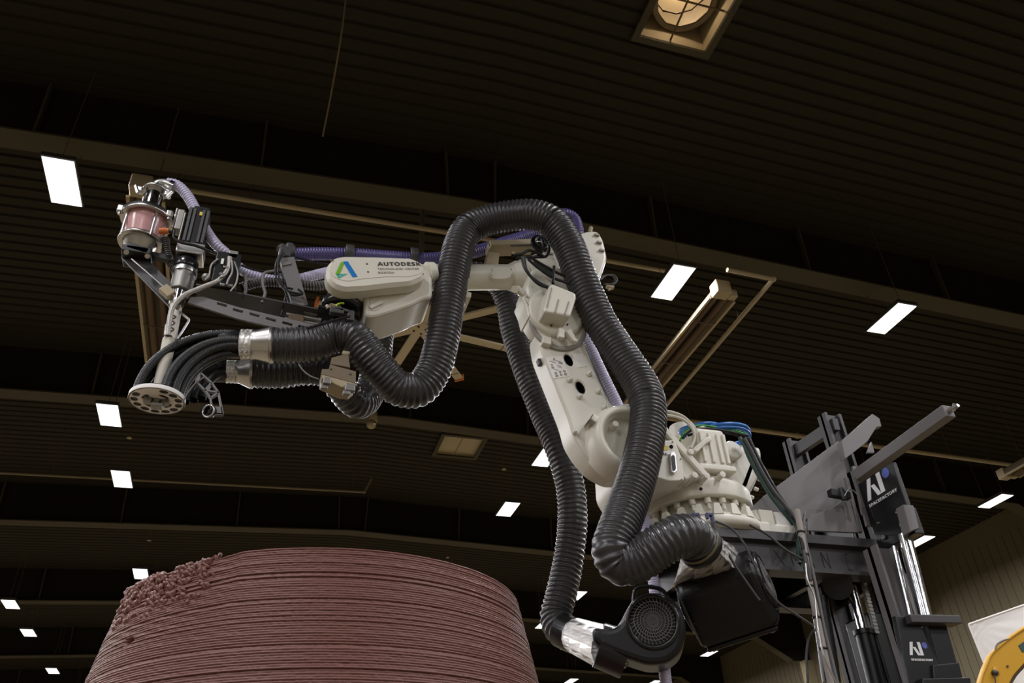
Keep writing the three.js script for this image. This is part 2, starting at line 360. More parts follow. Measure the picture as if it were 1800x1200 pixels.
// high-bay lights: one built, the rest cloned
function lamp() {
  const o = new THREE.Group(); o.name = 'high_bay_light';
  const add = (n, g, m, p = o) => { const q = new THREE.Mesh(g, m); q.name = n; q.castShadow = q.receiveShadow = true; p.add(q); return q; };
  add('housing', join([slab(-0.19, 0.19, 0.01, 0.075, -0.41, 0.41, 0.01), slab(-0.08, 0.08, 0.075, 0.12, -0.3, 0.3)]), M.darkGrey);
  add('lens', slab(-0.172, 0.172, 0.0, 0.012, -0.385, 0.385), M.glow);
  for (const s of [-1, 1]) add('hanger_wire', cyl([0, 0.12, s * 0.28], [0, 1.85, s * 0.28], 0.005, 0.005, 5), M.brown);
  return o;
}
const lamp0 = lamp();
const LX = [-14.3, -10.4, -6.4, -2.86, 5.33, 9.22, 13.05, 16.85], LZ = [15.5, 9.8, 3.6, -2.3, -8.13, -13.95, -16.62, -22.4, -25.5, -28.35, -33.2, -38.5, -44];
const lampLabels = {
  '-2.86 -8.13': 'bright high-bay light glowing beside the material hopper', '5.33 -8.13': 'high-bay light glowing beside the burner end of the tube heater with gas pipe',
  '9.22 -8.13': 'high-bay light above the load bar of the forklift', '-2.86 -13.95': 'high-bay light seen below the round nozzle ring',
  '-2.86 -16.62': 'high-bay light in front of the thin grey ceiling pipe', '5.33 -13.95': 'high-bay light half hidden by the duct hanging behind the arm',
  '5.33 -16.62': 'high-bay light between the closed skylight and the far duct', '-2.86 -22.4': 'high-bay light just above the collapsed rim of the printed dome',
  '16.85 -13.95': 'high-bay light under the heater beyond the forklift mast', '16.85 -16.62': 'high-bay light peeking out beside the carriage plate with lettering',
  '13.05 -22.4': 'high-bay light peeking out between the two blowers', '16.85 -22.4': 'high-bay light beside the grille of the boxy upper blower',
  '16.85 -28.35': 'high-bay light showing below the boxy upper blower', '9.22 -25.5': 'high-bay light between the printed dome and the lower duct end' };
for (const z of LZ) for (const x of LX) {
  const o = lamp0.clone(); o.name = numbered('high_bay_light'); o.position.set(x, 9, z);
  const k = (deckY(x) - 9) / 1.85; for (const c of o.children) if (c.name.startsWith('hanger_wire')) { c.scale.y = k; c.position.y = 0.12 * (1 - k); }
  const key = x + ' ' + z;
  o.userData = { label: lampLabels[key] || (x === -6.4 && z < -20 ? 'small high-bay light far off in the hall beside the printed dome' : 'white rectangular high-bay light glowing under the dark roof'), category: 'ceiling light', group: 'high-bay lights hung under the roof' };
  scene.add(o);
  const L = new THREE.RectAreaLight(LAMP_COLOR, LAMP_NITS, 0.34, 0.76); L.position.set(x, 8.994, z); L.lookAt(x, 0, z); L.castShadow = true; scene.add(L);
}
// small security camera at the ridge
{
  const p = [1.863, 9.776, -14.5], t = thing('security_camera', 'small cream security camera mounted under the roof ridge', 'camera', p);
  part(t, 'mount', lathe([[0, 0.0], [0.09, 0.0], [0.07, 0.12], [0.085, 0.2], [0, 0.2]], [p[0], p[1] - 0.02, p[2]]), M.tan);
  const d = part(t, 'dome', new THREE.SphereGeometry(0.1, 18, 12).translate(p[0] - 0.03, p[1] - 0.1, p[2]), M.tan);
  part(t, 'lens_glass', new THREE.SphereGeometry(0.03, 12, 8).translate(p[0] + 0.02, p[1] - 0.12, p[2] + 0.085), M.chrome, d);
}
// sprinkler heads on short drops
for (const p of [[-2.832, 9.7, -16.146], [-2.766, 9.7, -21.847], [5.085, 9.7, -16.015], [5.125, 9.7, -21.786], [4.801, 9.7, -12.844]]) {
  const t = thing('ceiling_sprinkler', 'tiny pale sprinkler head on a short drop pipe under the roof', 'sprinkler', p, 'sprinkler heads under the roof');
  part(t, 'drop_pipe', cyl([p[0], p[1] + 0.04, p[2]], [p[0], deckY(p[0]) + 0.01, p[2]], 0.012, 0.012, 8), M.brown);
  part(t, 'deflector', lathe([[0, 0], [0.05, 0], [0.05, 0.008], [0.02, 0.02], [0.022, 0.05], [0, 0.05]], p, [0, 1, 0], 14), M.tan);
}

// ---------- industrial robot ----------
const BASE = [3.09, 3.62, -5];
const robot = thing('industrial_robot', 'cream white six-axis robot arm bolted to the raised forklift platform', 'robot', BASE);
{
  const [bx, , bz] = BASE, W = M.white;
  // pedestal with trapezoid lugs
  const base = part(robot, 'base_plinth', [lathe([[0, 3.62], [0.47, 3.62], [0.47, 3.70], [0.44, 3.74], [0.36, 3.75], [0.33, 3.80], [0.33, 3.93], [0, 3.93]], [bx, 0, bz], [0, 1, 0], 48), slab(bx + 0.1, bx + 0.62, 3.62, 3.70, bz - 0.42, bz + 0.40, 0.015), slab(bx - 0.3, bx + 0.3, 3.62, 3.70, bz - 0.42, bz + 0.42, 0.015)], W);
  for (let k = 0; k < 22; k++) {
    const a = k / 22 * Math.PI * 2 + 0.1, c = Math.cos(a), s = Math.sin(a), r = 0.425;
    const g = flat(new THREE.CylinderGeometry(0.026, 0.05, 0.085, 4).rotateY(Math.PI / 4 - a)).translate(bx + c * r, 3.765, bz + s * r);
    part(robot, 'mounting_lug', g, W, base);
  }
  // slewing ring with bolts beneath
  const ring = part(robot, 'slewing_ring', lathe([[0.3, 3.90], [0.385, 3.885], [0.40, 3.90], [0.40, 4.0], [0.385, 4.02], [0.36, 4.05], [0.2, 4.07], [0, 4.07]], [bx, 0, bz], [0, 1, 0], 56), W);
  for (let k = 0; k < 20; k++) {
    const a = k / 20 * Math.PI * 2, x = bx + 0.35 * Math.cos(a), z = bz + 0.35 * Math.sin(a);
    part(robot, 'ring_bolt', [cyl([x, 3.845, z], [x, 3.905, z], 0.026, 0.026, 6), cyl([x, 3.80, z], [x, 3.85, z], 0.014, 0.014, 8)], W, ring);
  }
  part(robot, 'drain_plug', cyl([2.908, 3.921, -4.61], [2.895, 3.911, -4.59], 0.012), M.black, ring);
  // turret
  const tur = part(robot, 'turret', [
    extr([[2.457, 3.909], [2.38, 4.04], [2.407, 4.502], [2.605, 4.599], [2.751, 4.485], [2.9, 4.273], [3.069, 4.07], [3.061, 3.988]], -5.26, -4.7, 0.03, 0.05),
    lathe([[0, 4.0], [0.33, 4.0], [0.31, 4.14], [0, 4.16]], [bx, 0, bz], [0, 1, 0], 40)], W);
  part(robot, 'stiffening_rib', bar([2.635, 4.386, -4.56], [2.933, 4.001, -4.56], 0.05, 0.03, [0, 0, 1], 0.01), W, tur);
  part(robot, 'rib_web', extr([[2.655, 4.391], [2.955, 4.004], [2.791, 3.967], [2.578, 4.144]], -4.75, -4.58, 0.01), W, tur);
  for (const p of [[2.838, 4.168, -4.53], [2.929, 3.991, -4.53], [2.834, 3.986, -4.53], [3.059, 4.012, -4.53]])
    part(robot, 'threaded_boss', [cyl([p[0], p[1], p[2] - 0.16], p, 0.022, 0.022, 14), cyl([p[0], p[1], p[2]], [p[0], p[1], p[2] + 0.002], 0.009, 0.009, 8)], W, tur);
  // connector panel
  const pan = part(robot, 'connector_panel', extr([[2.382, 4.19], [2.716, 4.24], [2.748, 4.095], [2.735, 3.929], [2.615, 3.914], [2.351, 3.97]], -4.72, -4.52, 0.008, 0.02), W);
  const pz = -4.515;
  part(robot, 'warning_label', extr([[2.545, 4.174], [2.651, 4.186], [2.645, 4.149], [2.54, 4.138]], -4.521, pz), M.yellowLabel, pan);
  part(robot, 'rating_label', extr([[2.539, 4.134], [2.655, 4.146], [2.65, 4.116], [2.534, 4.105]], -4.521, pz), M.paper, pan);
  part(robot, 'label_print', [0, 1, 2, 3, 4].map((k) => box([2.56 + k * 0.016, 4.118, pz], [0.008, 0.016, 0.002])), M.ink, pan);
  part(robot, 'port', [cyl([2.685, 4.188, -4.53], [2.674, 4.177, -4.512], 0.014), ], M.black, pan);
  const con = part(robot, 'connector', extr([[2.644, 4.115], [2.678, 4.131], [2.688, 4.115], [2.678, 3.983], [2.652, 3.959], [2.628, 3.974]], -4.53, -4.49, 0.004, 0.012), M.steel, pan);
  part(robot, 'connector_face', extr([[2.647, 4.092], [2.667, 4.102], [2.673, 4.085], [2.665, 3.993], [2.649, 3.975], [2.637, 3.982]], -4.5, -4.486, 0, 0.01), M.black, con);
  for (const p of [[2.696, 4.221, -4.513], [2.735, 4.091, -4.513], [2.714, 3.933, -4.513]]) part(robot, 'panel_screw', cyl([p[0], p[1], p[2] - 0.01], p, 0.006, 0.006, 8), M.inkGrey, pan);
  // drive motors behind the panel
  const m1 = [3.082, 4.08, -4.72], mt = 4.431;
  const mot = part(robot, 'slewing_motor', [box([m1[0], (m1[1] + mt) / 2, -4.74], [0.25, mt - m1[1], 0.25], 0.035), lathe([[0, 0], [0.075, 0], [0.075, 0.03], [0.04, 0.05], [0, 0.05]], [m1[0] - 0.03, mt, -4.72], [0, 1, 0], 20), box([m1[0], m1[1] + 0.02, -4.74], [0.3, 0.05, 0.28], 0.015)], W);
  for (const dx of [-0.09, -0.02, 0.05, 0.1]) part(robot, 'motor_rib', slab(m1[0] + dx - 0.012, m1[0] + dx + 0.012, m1[1] + 0.06, mt - 0.05, -4.63, -4.6, 0.005), W, mot);
  part(robot, 'motor_lug', extr([[2.878, 4.211], [3.012, 4.328], [3.062, 4.343], [3.064, 4.305], [3.011, 4.276], [2.92, 4.193]], -4.66, -4.58, 0.01, 0.02), W, mot);
  const bal = part(robot, 'balancing_unit', extr([[3.283, 4.339], [3.345, 4.394], [3.5, 4.4], [3.596, 4.386], [3.562, 4.233], [3.503, 4.114], [3.416, 3.997], [3.284, 3.883], [3.238, 3.99], [3.191, 4.072]], -5.15, -4.72, 0.06, 0.06), W);
  part(robot, 'end_cap', lathe([[0, 0.03], [0.018, 0.03], [0.02, 0.015], [0.062, 0.02], [0.075, 0.005], [0.075, -0.08], [0, -0.08]], [3.288, 4.299, -4.68], [0, 0, 1], 28), W, bal);
  for (const p of [[3.657, 4.305, -4.9], [3.614, 4.194, -4.9], [3.558, 4.113, -4.9], [3.501, 4.042, -4.9]]) part(robot, 'cap_bolt', cyl(p, [p[0] + 0.03, p[1] - 0.01, p[2]], 0.014, 0.014, 6), W, bal);
  part(robot, 'rear_motor', cyl([3.109, 4.573, -5.05], [3.108, 4.676, -5.05], 0.09, 0.09, 24), W);

  // lower arm with two slots
  const s0 = [2.054, 4.955, -4.72], s1 = [2.127, 4.722, -4.72];
  const arm = part(robot, 'lower_arm', extr([[1.816, 5.219], [1.831, 5.025], [1.91, 4.762], [1.999, 4.464], [2.028, 4.3], [2.093, 4.181], [2.177, 4.083], [2.307, 4.017], [2.45, 4.039], [2.623, 4.181], [2.72, 4.382], [2.666, 4.569], [2.527, 4.645], [2.362, 4.585], [2.28, 4.823], [2.201, 5.125], [2.169, 5.277]], -4.94, -4.72, 0.02, 0.05, [ovalHole(s0[0], s0[1], 0.032, 0.052, 0.35), ovalHole(s1[0], s1[1], 0.034, 0.054, 0.35)]), W);
  part(robot, 'arm_back', extr([[1.924, 5.258], [2.115, 4.459], [2.34, 4.224], [2.514, 4.504], [2.372, 5.107], [2.296, 5.317]], -4.97, -4.94, 0.005, 0.05), M.black, arm);
  for (const q of [s0, s1]) {  // black liners added in the slots, painting in the shade of the hollow arm
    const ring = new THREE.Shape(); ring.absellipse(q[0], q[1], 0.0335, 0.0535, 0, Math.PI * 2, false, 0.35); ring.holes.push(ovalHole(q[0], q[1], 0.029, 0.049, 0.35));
    part(robot, 'slot_shade_liner', new THREE.ExtrudeGeometry(ring, { depth: 0.2, bevelEnabled: false, curveSegments: 16 }).translate(0, 0, -4.93), M.black, arm);
  }
  part(robot, 'inner_wire', tube([[s0[0] - 0.02, s0[1] + 0.1, -4.9], [s0[0], s0[1], -4.85], [s0[0] + 0.005, s0[1] - 0.1, -4.9]], 0.006, 12, 5), M.green, arm);
  for (const p of [[2.043, 4.767, -4.715], [2.207, 4.845, -4.715], [2.107, 4.632, -4.715], [2.264, 4.697, -4.715], [2.037, 4.326, -4.715], [2.294, 4.564, -4.715], [2.306, 4.517, -4.715]])
    part(robot, 'arm_boss', lathe([[0.022, 0], [0.02, 0.012], [0.013, 0.014], [0.012, 0.03], [0, 0.03]], p, [0, 0, 1], 12), W, arm);
  // stickers on the arm face
  const stick = part(robot, 'safety_sticker', extr([[1.865, 4.945], [2, 4.984], [2.048, 4.804], [1.914, 4.765]], -4.721, -4.717), M.paper, arm);
  const sx = V([2, 4.984, -4.717]).sub(V([1.865, 4.945, -4.717])), sy = V([1.914, 4.765, -4.717]).sub(V([1.865, 4.945, -4.717]));
  const onStick = (u, v) => V([1.864, 4.945, -4.716]).addScaledVector(sx, u).addScaledVector(sy, v);
  const marks = [];
  for (const [u, v, w, h] of [[0.45, 0.13, 0.02, 0.04], [0.3, 0.24, 0.08, 0.007], [0.65, 0.24, 0.07, 0.007], [0.2, 0.38, 0.03, 0.02], [0.75, 0.34, 0.05, 0.03], [0.2, 0.5, 0.035, 0.03], [0.6, 0.47, 0.06, 0.006], [0.6, 0.53, 0.06, 0.006], [0.35, 0.63, 0.07, 0.006], [0.25, 0.77, 0.03, 0.03], [0.52, 0.75, 0.025, 0.03], [0.78, 0.74, 0.035, 0.025], [0.25, 0.9, 0.035, 0.035], [0.52, 0.88, 0.03, 0.03], [0.78, 0.88, 0.035, 0.035]]) { const p = onStick(u, v); marks.push(box([p.x, p.y, p.z], [w * 0.6, h * 0.6, 0.001], 0, [0, 0, -0.18])); }
  part(robot, 'sticker_print', marks, M.inkGrey, stick);
  part(robot, 'rating_sticker', extr([[2.085, 5.01], [2.157, 5.031], [2.197, 4.917], [2.12, 4.89]], -4.721, -4.717), M.paper, arm);
  part(robot, 'side_port', bar([1.836, 4.974, -4.8], [1.85, 4.925, -4.8], 0.03, 0.05, [0, 0, 1], 0.008), M.darkGrey, arm);
  part(robot, 'stop_block', box([2.152, 4.373, -4.64], [0.085, 0.06, 0.14], 0.01, [0, 0, -0.55]), W, arm);
  part(robot, 'stop_block_cap', box([2.105, 4.368, -4.6], [0.006, 0.065, 0.1], 0, [0, 0, -0.55]), M.darkGrey, arm);
  part(robot, 'joint_seat', lathe([[0.23, 0], [0.225, 0.03], [0.2, 0.035], [0, 0.035]], [1.995, 5.262, -4.74], [0, 0, 1], 40), W, arm);
  part(robot, 'seat_block', box([1.873, 5.076, -4.7], [0.075, 0.075, 0.06], 0.012, [0, 0, -0.12]), W, arm);
  // shoulder joint cup
  const jc = [2.383, 4.251, -4.56];
  const cup = part(robot, 'shoulder_cover', lathe([[0.275, -0.2], [0.27, -0.05], [0.245, 0.01], [0.215, 0.018], [0.19, 0.0], [0.18, -0.07], [0.05, -0.085], [0, -0.085]], jc, [0, 0, 1], 48), W);
  part(robot, 'cover_rib', bar([jc[0] - 0.02, jc[1] - 0.13, jc[2] - 0.05], [jc[0] + 0.06, jc[1] + 0.13, jc[2] - 0.05], 0.03, 0.05, [0, 0, 1]), W, cup);
  part(robot, 'cover_boss', cyl([jc[0] - 0.085, jc[1] + 0.1, jc[2] - 0.09], [jc[0] - 0.085, jc[1] + 0.1, jc[2] - 0.01], 0.026, 0.022, 14), W, cup);

  // elbow housing
  const jd = [1.97, 5.36, -4.66];
  const el = part(robot, 'elbow_housing', [
    lathe([[0, -0.22], [0.215, -0.22], [0.235, -0.2], [0.235, -0.03], [0.2, 0], [0, 0]], jd, [0, 0, 1], 56),
    extr([[1.801, 5.797], [1.993, 5.884], [2.155, 5.807], [2.233, 5.597], [2.205, 5.42], [1.762, 5.343], [1.764, 5.443], [1.739, 5.58]], -5.0, -4.70, 0.04, 0.06)], W);
  part(robot, 'forearm_drum', [cyl([1.716, 5.887, -4.96], [1.791, 5.902, -4.96], 0.112, 0.145, 44), cyl([1.791, 5.902, -4.96], [1.827, 5.909, -4.96], 0.148, 0.152, 44), cyl([1.827, 5.909, -4.96], [2.04, 5.982, -4.96], 0.155, 0.2, 44)], W, el);
  part(robot, 'elbow_rib', extr([[1.688, 5.483], [1.757, 5.468], [1.794, 5.319], [1.74, 5.266], [1.724, 5.378]], -4.9, -4.68, 0.02, 0.03), W, el);
  part(robot, 'housing_seam', lathe([[0.235, 0], [0.235, 0.02], [0.2, 0.02], [0.2, 0]], [1.987, 5.258, -4.72], [0, 0, 1], 40), M.inkGrey, el);
  part(robot, 'side_ear', extr([[1.753, 5.638], [1.798, 5.658], [1.819, 5.516], [1.742, 5.514]], -5.0, -4.86, 0.01, 0.01), W, el);
  part(robot, 'lifting_eye', [cyl([1.655, 5.563, -4.72], [1.634, 5.512, -4.66], 0.03, 0.03, 16), bar([1.658, 5.559, -4.7], [1.725, 5.503, -4.7], 0.05, 0.04, [0, 0, 1], 0.01)], W, el);
  const cov = part(robot, 'motor_cover', extr([[1.87, 5.493], [1.9, 5.51], [2.082, 5.454], [2.088, 5.41], [2.017, 5.212], [1.813, 5.22], [1.806, 5.251]], -4.68, -4.52, 0.02, 0.03), W, el);
  part(robot, 'cover_groove', [bar([1.933, 5.359, -4.519], [1.895, 5.228, -4.519], 0.01, 0.006, [0, 0, 1]), bar([2.016, 5.352, -4.519], [1.972, 5.225, -4.519], 0.01, 0.006, [0, 0, 1]), bar([1.886, 5.462, -4.519], [1.834, 5.266, -4.519], 0.008, 0.006, [0, 0, 1])], M.inkGrey, cov);
  part(robot, 'round_plug', cyl([1.994, 5.273, -4.67], [1.981, 5.249, -4.64], 0.022, 0.022, 18), M.darkGrey, el);
  for (const p of [[1.91, 5.203, -4.645], [2.043, 5.236, -4.645]]) part(robot, 'housing_screw', cyl([p[0], p[1], p[2] - 0.02], p, 0.007, 0.007, 8), M.darkGrey, el);
  part(robot, 'clip_bracket', [box([1.975, 5.125, -4.64], [0.05, 0.09, 0.04], 0.008, [0, 0, -0.1]), extr([[2.006, 5.143], [2.055, 5.172], [2.084, 5.081], [2.111, 5.075], [2.081, 5.049], [2.055, 5.066]], -4.66, -4.61, 0.008, 0.01)], W, el);
  // arm motor housing behind the duct
  const mh = part(robot, 'arm_motor_housing', extr([[1.962, 6.004], [1.998, 6.151], [2.067, 6.185], [2.206, 6.28], [2.366, 6.395], [2.488, 6.429], [2.53, 6.324], [2.542, 6.117], [2.458, 5.898], [2.381, 5.676], [2.072, 5.632]], -5.3, -4.78, 0.03, 0.05), W);
  for (const p of [[2.462, 6.356, -4.77], [2.474, 6.272, -4.77], [2.49, 6.184, -4.77], [2.01, 6.045, -4.77]]) part(robot, 'cooling_slot', box(p, [0.045, 0.018, 0.02], 0, [0, 0, -0.1]), M.inkGrey, mh);
  part(robot, 'housing_bolt', cyl([2.49, 6.549, -4.95], [2.508, 6.616, -4.95], 0.02, 0.02, 6), M.tan, mh);
  // forearm tube
  const tb = part(robot, 'forearm_tube', [cyl([0.932, 5.745, -4.98], [1.804, 5.92, -4.98], 0.108, 0.108, 36), lathe([[0.108, 0], [0.122, 0.0], [0.122, 0.04], [0.108, 0.05]], [1.342, 5.813, -4.98], [-1, 0, 0], 36), cyl([1.692, 5.892, -4.98], [1.768, 5.913, -4.98], 0.108, 0.14, 36)], W);
  part(robot, 'flange_plate', extr([[1.283, 5.83], [1.321, 5.844], [1.312, 5.584], [1.34, 5.578], [1.335, 5.531], [1.261, 5.517]], -5.1, -4.86, 0.006), W, tb);
  part(robot, 'access_plate', extr([[1.505, 5.833], [1.536, 5.888], [1.665, 5.919], [1.702, 5.878], [1.689, 5.815], [1.639, 5.781], [1.532, 5.76], [1.503, 5.779]], -4.9, -4.868, 0.004, 0.05), W, tb);
  for (const p of [[1.52, 5.852, -4.866], [1.518, 5.792, -4.866], [1.687, 5.892, -4.866], [1.684, 5.83, -4.866]]) part(robot, 'plate_screw', cyl([p[0], p[1], p[2] - 0.01], [p[0], p[1], p[2] + 0.003], 0.005, 0.005, 6), M.inkGrey, tb);
  // wrist
  const wr = part(robot, 'wrist_body', extr([[0.249, 5.569], [0.478, 5.659], [0.94, 5.753], [1.009, 5.732], [1.016, 5.427], [0.941, 5.397], [0.864, 5.329], [0.712, 5.238], [0.565, 5.16], [0.51, 5.167], [0.491, 5.353], [0.328, 5.355]], -5.17, -4.8, 0.03, 0.05), W);
  part(robot, 'wrist_pocket', extr([[0.535, 5.375], [0.627, 5.403], [0.649, 5.283], [0.602, 5.222], [0.544, 5.212]], -4.82, -4.795, 0.004, 0.03), M.whiteDull, wr);
  part(robot, 'pocket_rib', [bar([0.542, 5.234, -4.785], [0.631, 5.303, -4.785], 0.03, 0.012, [0, 0, 1], 0.004), bar([0.556, 5.369, -4.785], [0.61, 5.396, -4.785], 0.05, 0.02, [0, 0, 1], 0.004)], W, wr);
  part(robot, 'wrist_end_cap', cyl([0.983, 5.698, -4.85], [1.038, 5.72, -4.85], 0.09, 0.08, 24), W, wr);
  part(robot, 'wrist_fork', [extr([[0.225, 5.339], [0.246, 5.429], [0.331, 5.423], [0.508, 5.435], [0.513, 5.284], [0.345, 5.229], [0.233, 5.193]], -5.12, -4.86, 0.02, 0.03), box([0.383, 5.327, -4.82], [0.06, 0.05, 0.06], 0.008), box([0.465, 5.342, -4.82], [0.05, 0.07, 0.06], 0.008)], W, wr);
  // belt cover with lettering
  const co = part(robot, 'belt_cover', [extr([[0.195, 5.401], [0.203, 5.477], [0.246, 5.557], [0.31, 5.59], [0.544, 5.633], [0.815, 5.675], [0.899, 5.646], [0.944, 5.576], [0.919, 5.488], [0.826, 5.415], [0.649, 5.36], [0.478, 5.301], [0.341, 5.265], [0.263, 5.282], [0.215, 5.33]], -4.8, -4.66, 0.026, 0.03, [], 8, 1)], W);
  const fz = -4.657;
  const face = part(robot, 'cover_face', extr([[0.229, 5.405], [0.243, 5.483], [0.273, 5.522], [0.399, 5.564], [0.42, 5.568], [0.545, 5.588], [0.802, 5.652], [0.881, 5.623], [0.909, 5.561], [0.883, 5.517], [0.806, 5.475], [0.637, 5.442], [0.44, 5.382], [0.36, 5.345], [0.294, 5.349], [0.248, 5.371]], -4.662, fz, 0.001, 0.02), W, co);
  // two-tone ribbon emblem
  const eg = (pts) => extr(pts, -4.658, -4.654);
  part(robot, 'emblem_blue', eg([[0.31, 5.52], [0.345, 5.527], [0.424, 5.399], [0.388, 5.387]]), std(lin(0.0, 0.17, 0.52), 0.5), co);
  part(robot, 'emblem_green', eg([[0.298, 5.515], [0.32, 5.509], [0.296, 5.401], [0.283, 5.385], [0.266, 5.398]]), std(lin(0.16, 0.42, 0.01), 0.5), co);
  part(robot, 'emblem_teal', eg([[0.269, 5.391], [0.349, 5.412], [0.301, 5.365], [0.287, 5.36]]), std(lin(0.06, 0.40, 0.30), 0.5), co);
  const dirR = V([0.89, 5.616, -4.656]).sub(V([0.564, 5.55, -4.656])).toArray(), upD = [0.05, 1, 0];
  const wide = (g, w) => { g.computeBoundingBox(); const b = g.boundingBox; g.translate(-b.min.x, 0, 0); g.scale(w / (b.max.x - b.min.x), 1, 1); return g; };
  const nm = [0.565, 5.531, -4.656];
  part(robot, 'cover_lettering', put(wide(letters('AUTODESK', 0.034, font, 0.002), dist([0.564, 5.553, -4.656], [0.89, 5.619, -4.656])), nm, dirR, upD), M.ink, co);
  part(robot, 'cover_lettering', put(wide(letters('TECHNOLOGY CENTER', 0.016, fontR, 0.002), dist([0.567, 5.498, -4.656], [0.878, 5.56, -4.656])), [0.567, 5.493, -4.656], dirR, upD), M.inkGrey, co);
  part(robot, 'cover_lettering', put(wide(letters('BOSTON', 0.016, fontR, 0.002), dist([0.573, 5.461, -4.656], [0.69, 5.484, -4.656])), [0.573, 5.458, -4.656], dirR, upD), M.inkGrey, co);
  for (const p of [[0.485, 5.533, -4.655], [0.497, 5.459, -4.655]]) part(robot, 'cover_hole', cyl([p[0], p[1], p[2] - 0.004], p, 0.007, 0.007, 10), M.ink, co);
  for (const p of [[0.233, 5.523, -4.668], [0.265, 5.33, -4.668], [0.472, 5.341, -4.668], [0.578, 5.38, -4.668], [0.682, 5.416, -4.668], [0.796, 5.459, -4.668], [0.903, 5.524, -4.668], [0.372, 5.309, -4.668], [0.554, 5.364, -4.668]])
    part(robot, 'cover_screw', lathe([[0.012, 0.006], [0.007, 0.006], [0.006, 0.001], [0, 0.001]], p, [0, 0, 1], 12), M.tanDull, co);
  // tool flange
  const fl = [0.361, 5.304, -4.93];
  part(robot, 'tool_flange', lathe([[0, -0.06], [0.13, -0.06], [0.16, -0.03], [0.16, 0.03], [0.10, 0.05], [0, 0.05]], fl, [0.1, 1, -0.1], 32), M.blackGloss);
  part(robot, 'cable_clamp', [box([0.307, 5.133, -4.76], [0.1, 0.05, 0.05], 0.008), box([0.406, 5.109, -4.76], [0.05, 0.09, 0.04], 0.008), bar([0.288, 5.158, -4.75], [0.386, 5.14, -4.75], 0.03, 0.02)], M.darkGrey);
}

// ---------- ducts, hoses and the extruder ----------
// near duct: from the cone reducer, over the arm, down to the upper blower
const nearPath = [[-0.114, 4.933, -4.989], [0.057, 4.942, -4.962], [0.212, 4.971, -4.94], [0.325, 5.026, -4.913], [0.436, 5.017, -4.881], [0.557, 4.899, -4.901], [0.681, 4.783, -4.944], [0.808, 4.697, -4.989], [0.957, 4.715, -5.003], [1.055, 4.852, -4.971], [1.105, 5.063, -4.929], [1.144, 5.362, -4.889], [1.19, 5.723, -4.867], [1.238, 6.026, -4.822], [1.312, 6.198, -4.799], [1.454, 6.28, -4.755], [1.652, 6.305, -4.669], [1.825, 6.279, -4.59], [1.957, 6.198, -4.553], [2.07, 6.004, -4.554], [2.174, 5.656, -4.581], [2.291, 5.301, -4.608], [2.427, 4.992, -4.595], [2.523, 4.736, -4.556], [2.543, 4.53, -4.508], [2.502, 4.322, -4.481], [2.38, 3.985, -4.448], [2.253, 3.703, -4.44], [2.124, 3.466, -4.4], [2.067, 3.336, -4.386], [2.108, 3.261, -4.389], [2.196, 3.264, -4.332], [2.301, 3.323, -4.252], [2.422, 3.382, -4.206], [2.541, 3.403, -4.24], [2.633, 3.363, -4.303]];
const nd = thing('flexible_duct', 'black ribbed flexible duct looping over the robot arm in front of it', 'duct', nearPath[0]);
part(nd, 'ribbed_sleeve', hose(nearPath, 0.133, { pitch: 0.034, amp: 0.0105, seg: 40, per: 7, sharp: 2.0, wob: 0.2 }), M.duct);
const band = (root, a, b, r, mat, name = 'clamp_band', w = 0.012) => {
  const A = V(a), d = V(b).sub(A).normalize(); const e = A.clone().addScaledVector(d, w);
  return part(root, name, lathe([[r - 0.006, 0], [r, 0], [r, w], [r - 0.006, w]], a, d.toArray(), 32), mat);
};
band(nd, nearPath[0], nearPath[1], 0.137, M.steel, 'clamp_band', 0.02);
{ // tie at the arm and at the top
  const tie = (i, r) => { const a = V(nearPath[i]), d = V(nearPath[i + 1]).sub(V(nearPath[i - 1])).normalize(); part(nd, 'cable_tie', lathe([[r, -0.008], [r + 0.004, -0.008], [r + 0.004, 0.008], [r, 0.008]], a.toArray(), d.toArray(), 32), M.black); };
  tie(24, 0.131); tie(18, 0.131); tie(14, 0.131);
  const e = nearPath.length - 1, a = V(nearPath[e]), d = V(nearPath[e]).sub(V(nearPath[e - 1])).normalize();
  part(nd, 'clamp_band', lathe([[0.128, -0.02], [0.142, -0.02], [0.142, 0.015], [0.128, 0.015]], a.toArray(), d.toArray(), 36), M.black);
  part(nd, 'steel_band', lathe([[0.134, -0.045], [0.138, -0.045], [0.138, -0.026], [0.134, -0.026]], a.toArray(), d.toArray(), 36), M.tanDull);
}
// far duct: from the second reducer, round behind the arm, down to the lower blower
const farPath = [[-0.24, 4.947, -5.407], [-0.036, 4.961, -5.392], [0.168, 4.996, -5.361], [0.336, 4.97, -5.323], [0.444, 4.832, -5.322], [0.569, 4.798, -5.434], [0.677, 4.989, -5.578], [0.71, 5.238, -5.578], [0.729, 5.562, -5.591], [0.761, 5.982, -5.659], [0.99, 6.327, -5.714], [1.4, 6.414, -5.638], [1.762, 6.345, -5.566], [1.89, 6.197, -5.631], [1.962, 5.897, -5.697], [2.062, 5.485, -5.708], [2.194, 5.067, -5.712], [2.295, 4.663, -5.651], [2.363, 4.343, -5.67], [2.357, 4.056, -5.688], [2.309, 3.746, -5.739], [2.234, 3.484, -5.763], [2.184, 3.333, -5.763], [2.195, 3.23, -5.705], [2.246, 3.177, -5.637], [2.304, 3.137, -5.57]];
const fd = thing('flexible_duct', 'black ribbed flexible duct hanging behind the robot arm down to the lower blower', 'duct', farPath[0]);
part(fd, 'ribbed_sleeve', hose(farPath, 0.122, { pitch: 0.04, amp: 0.0125, seg: 36, per: 7, sharp: 1.6, wob: 0.2 }), M.duct);
band(fd, farPath[0], farPath[1], 0.126, M.steel, 'clamp_band', 0.02);
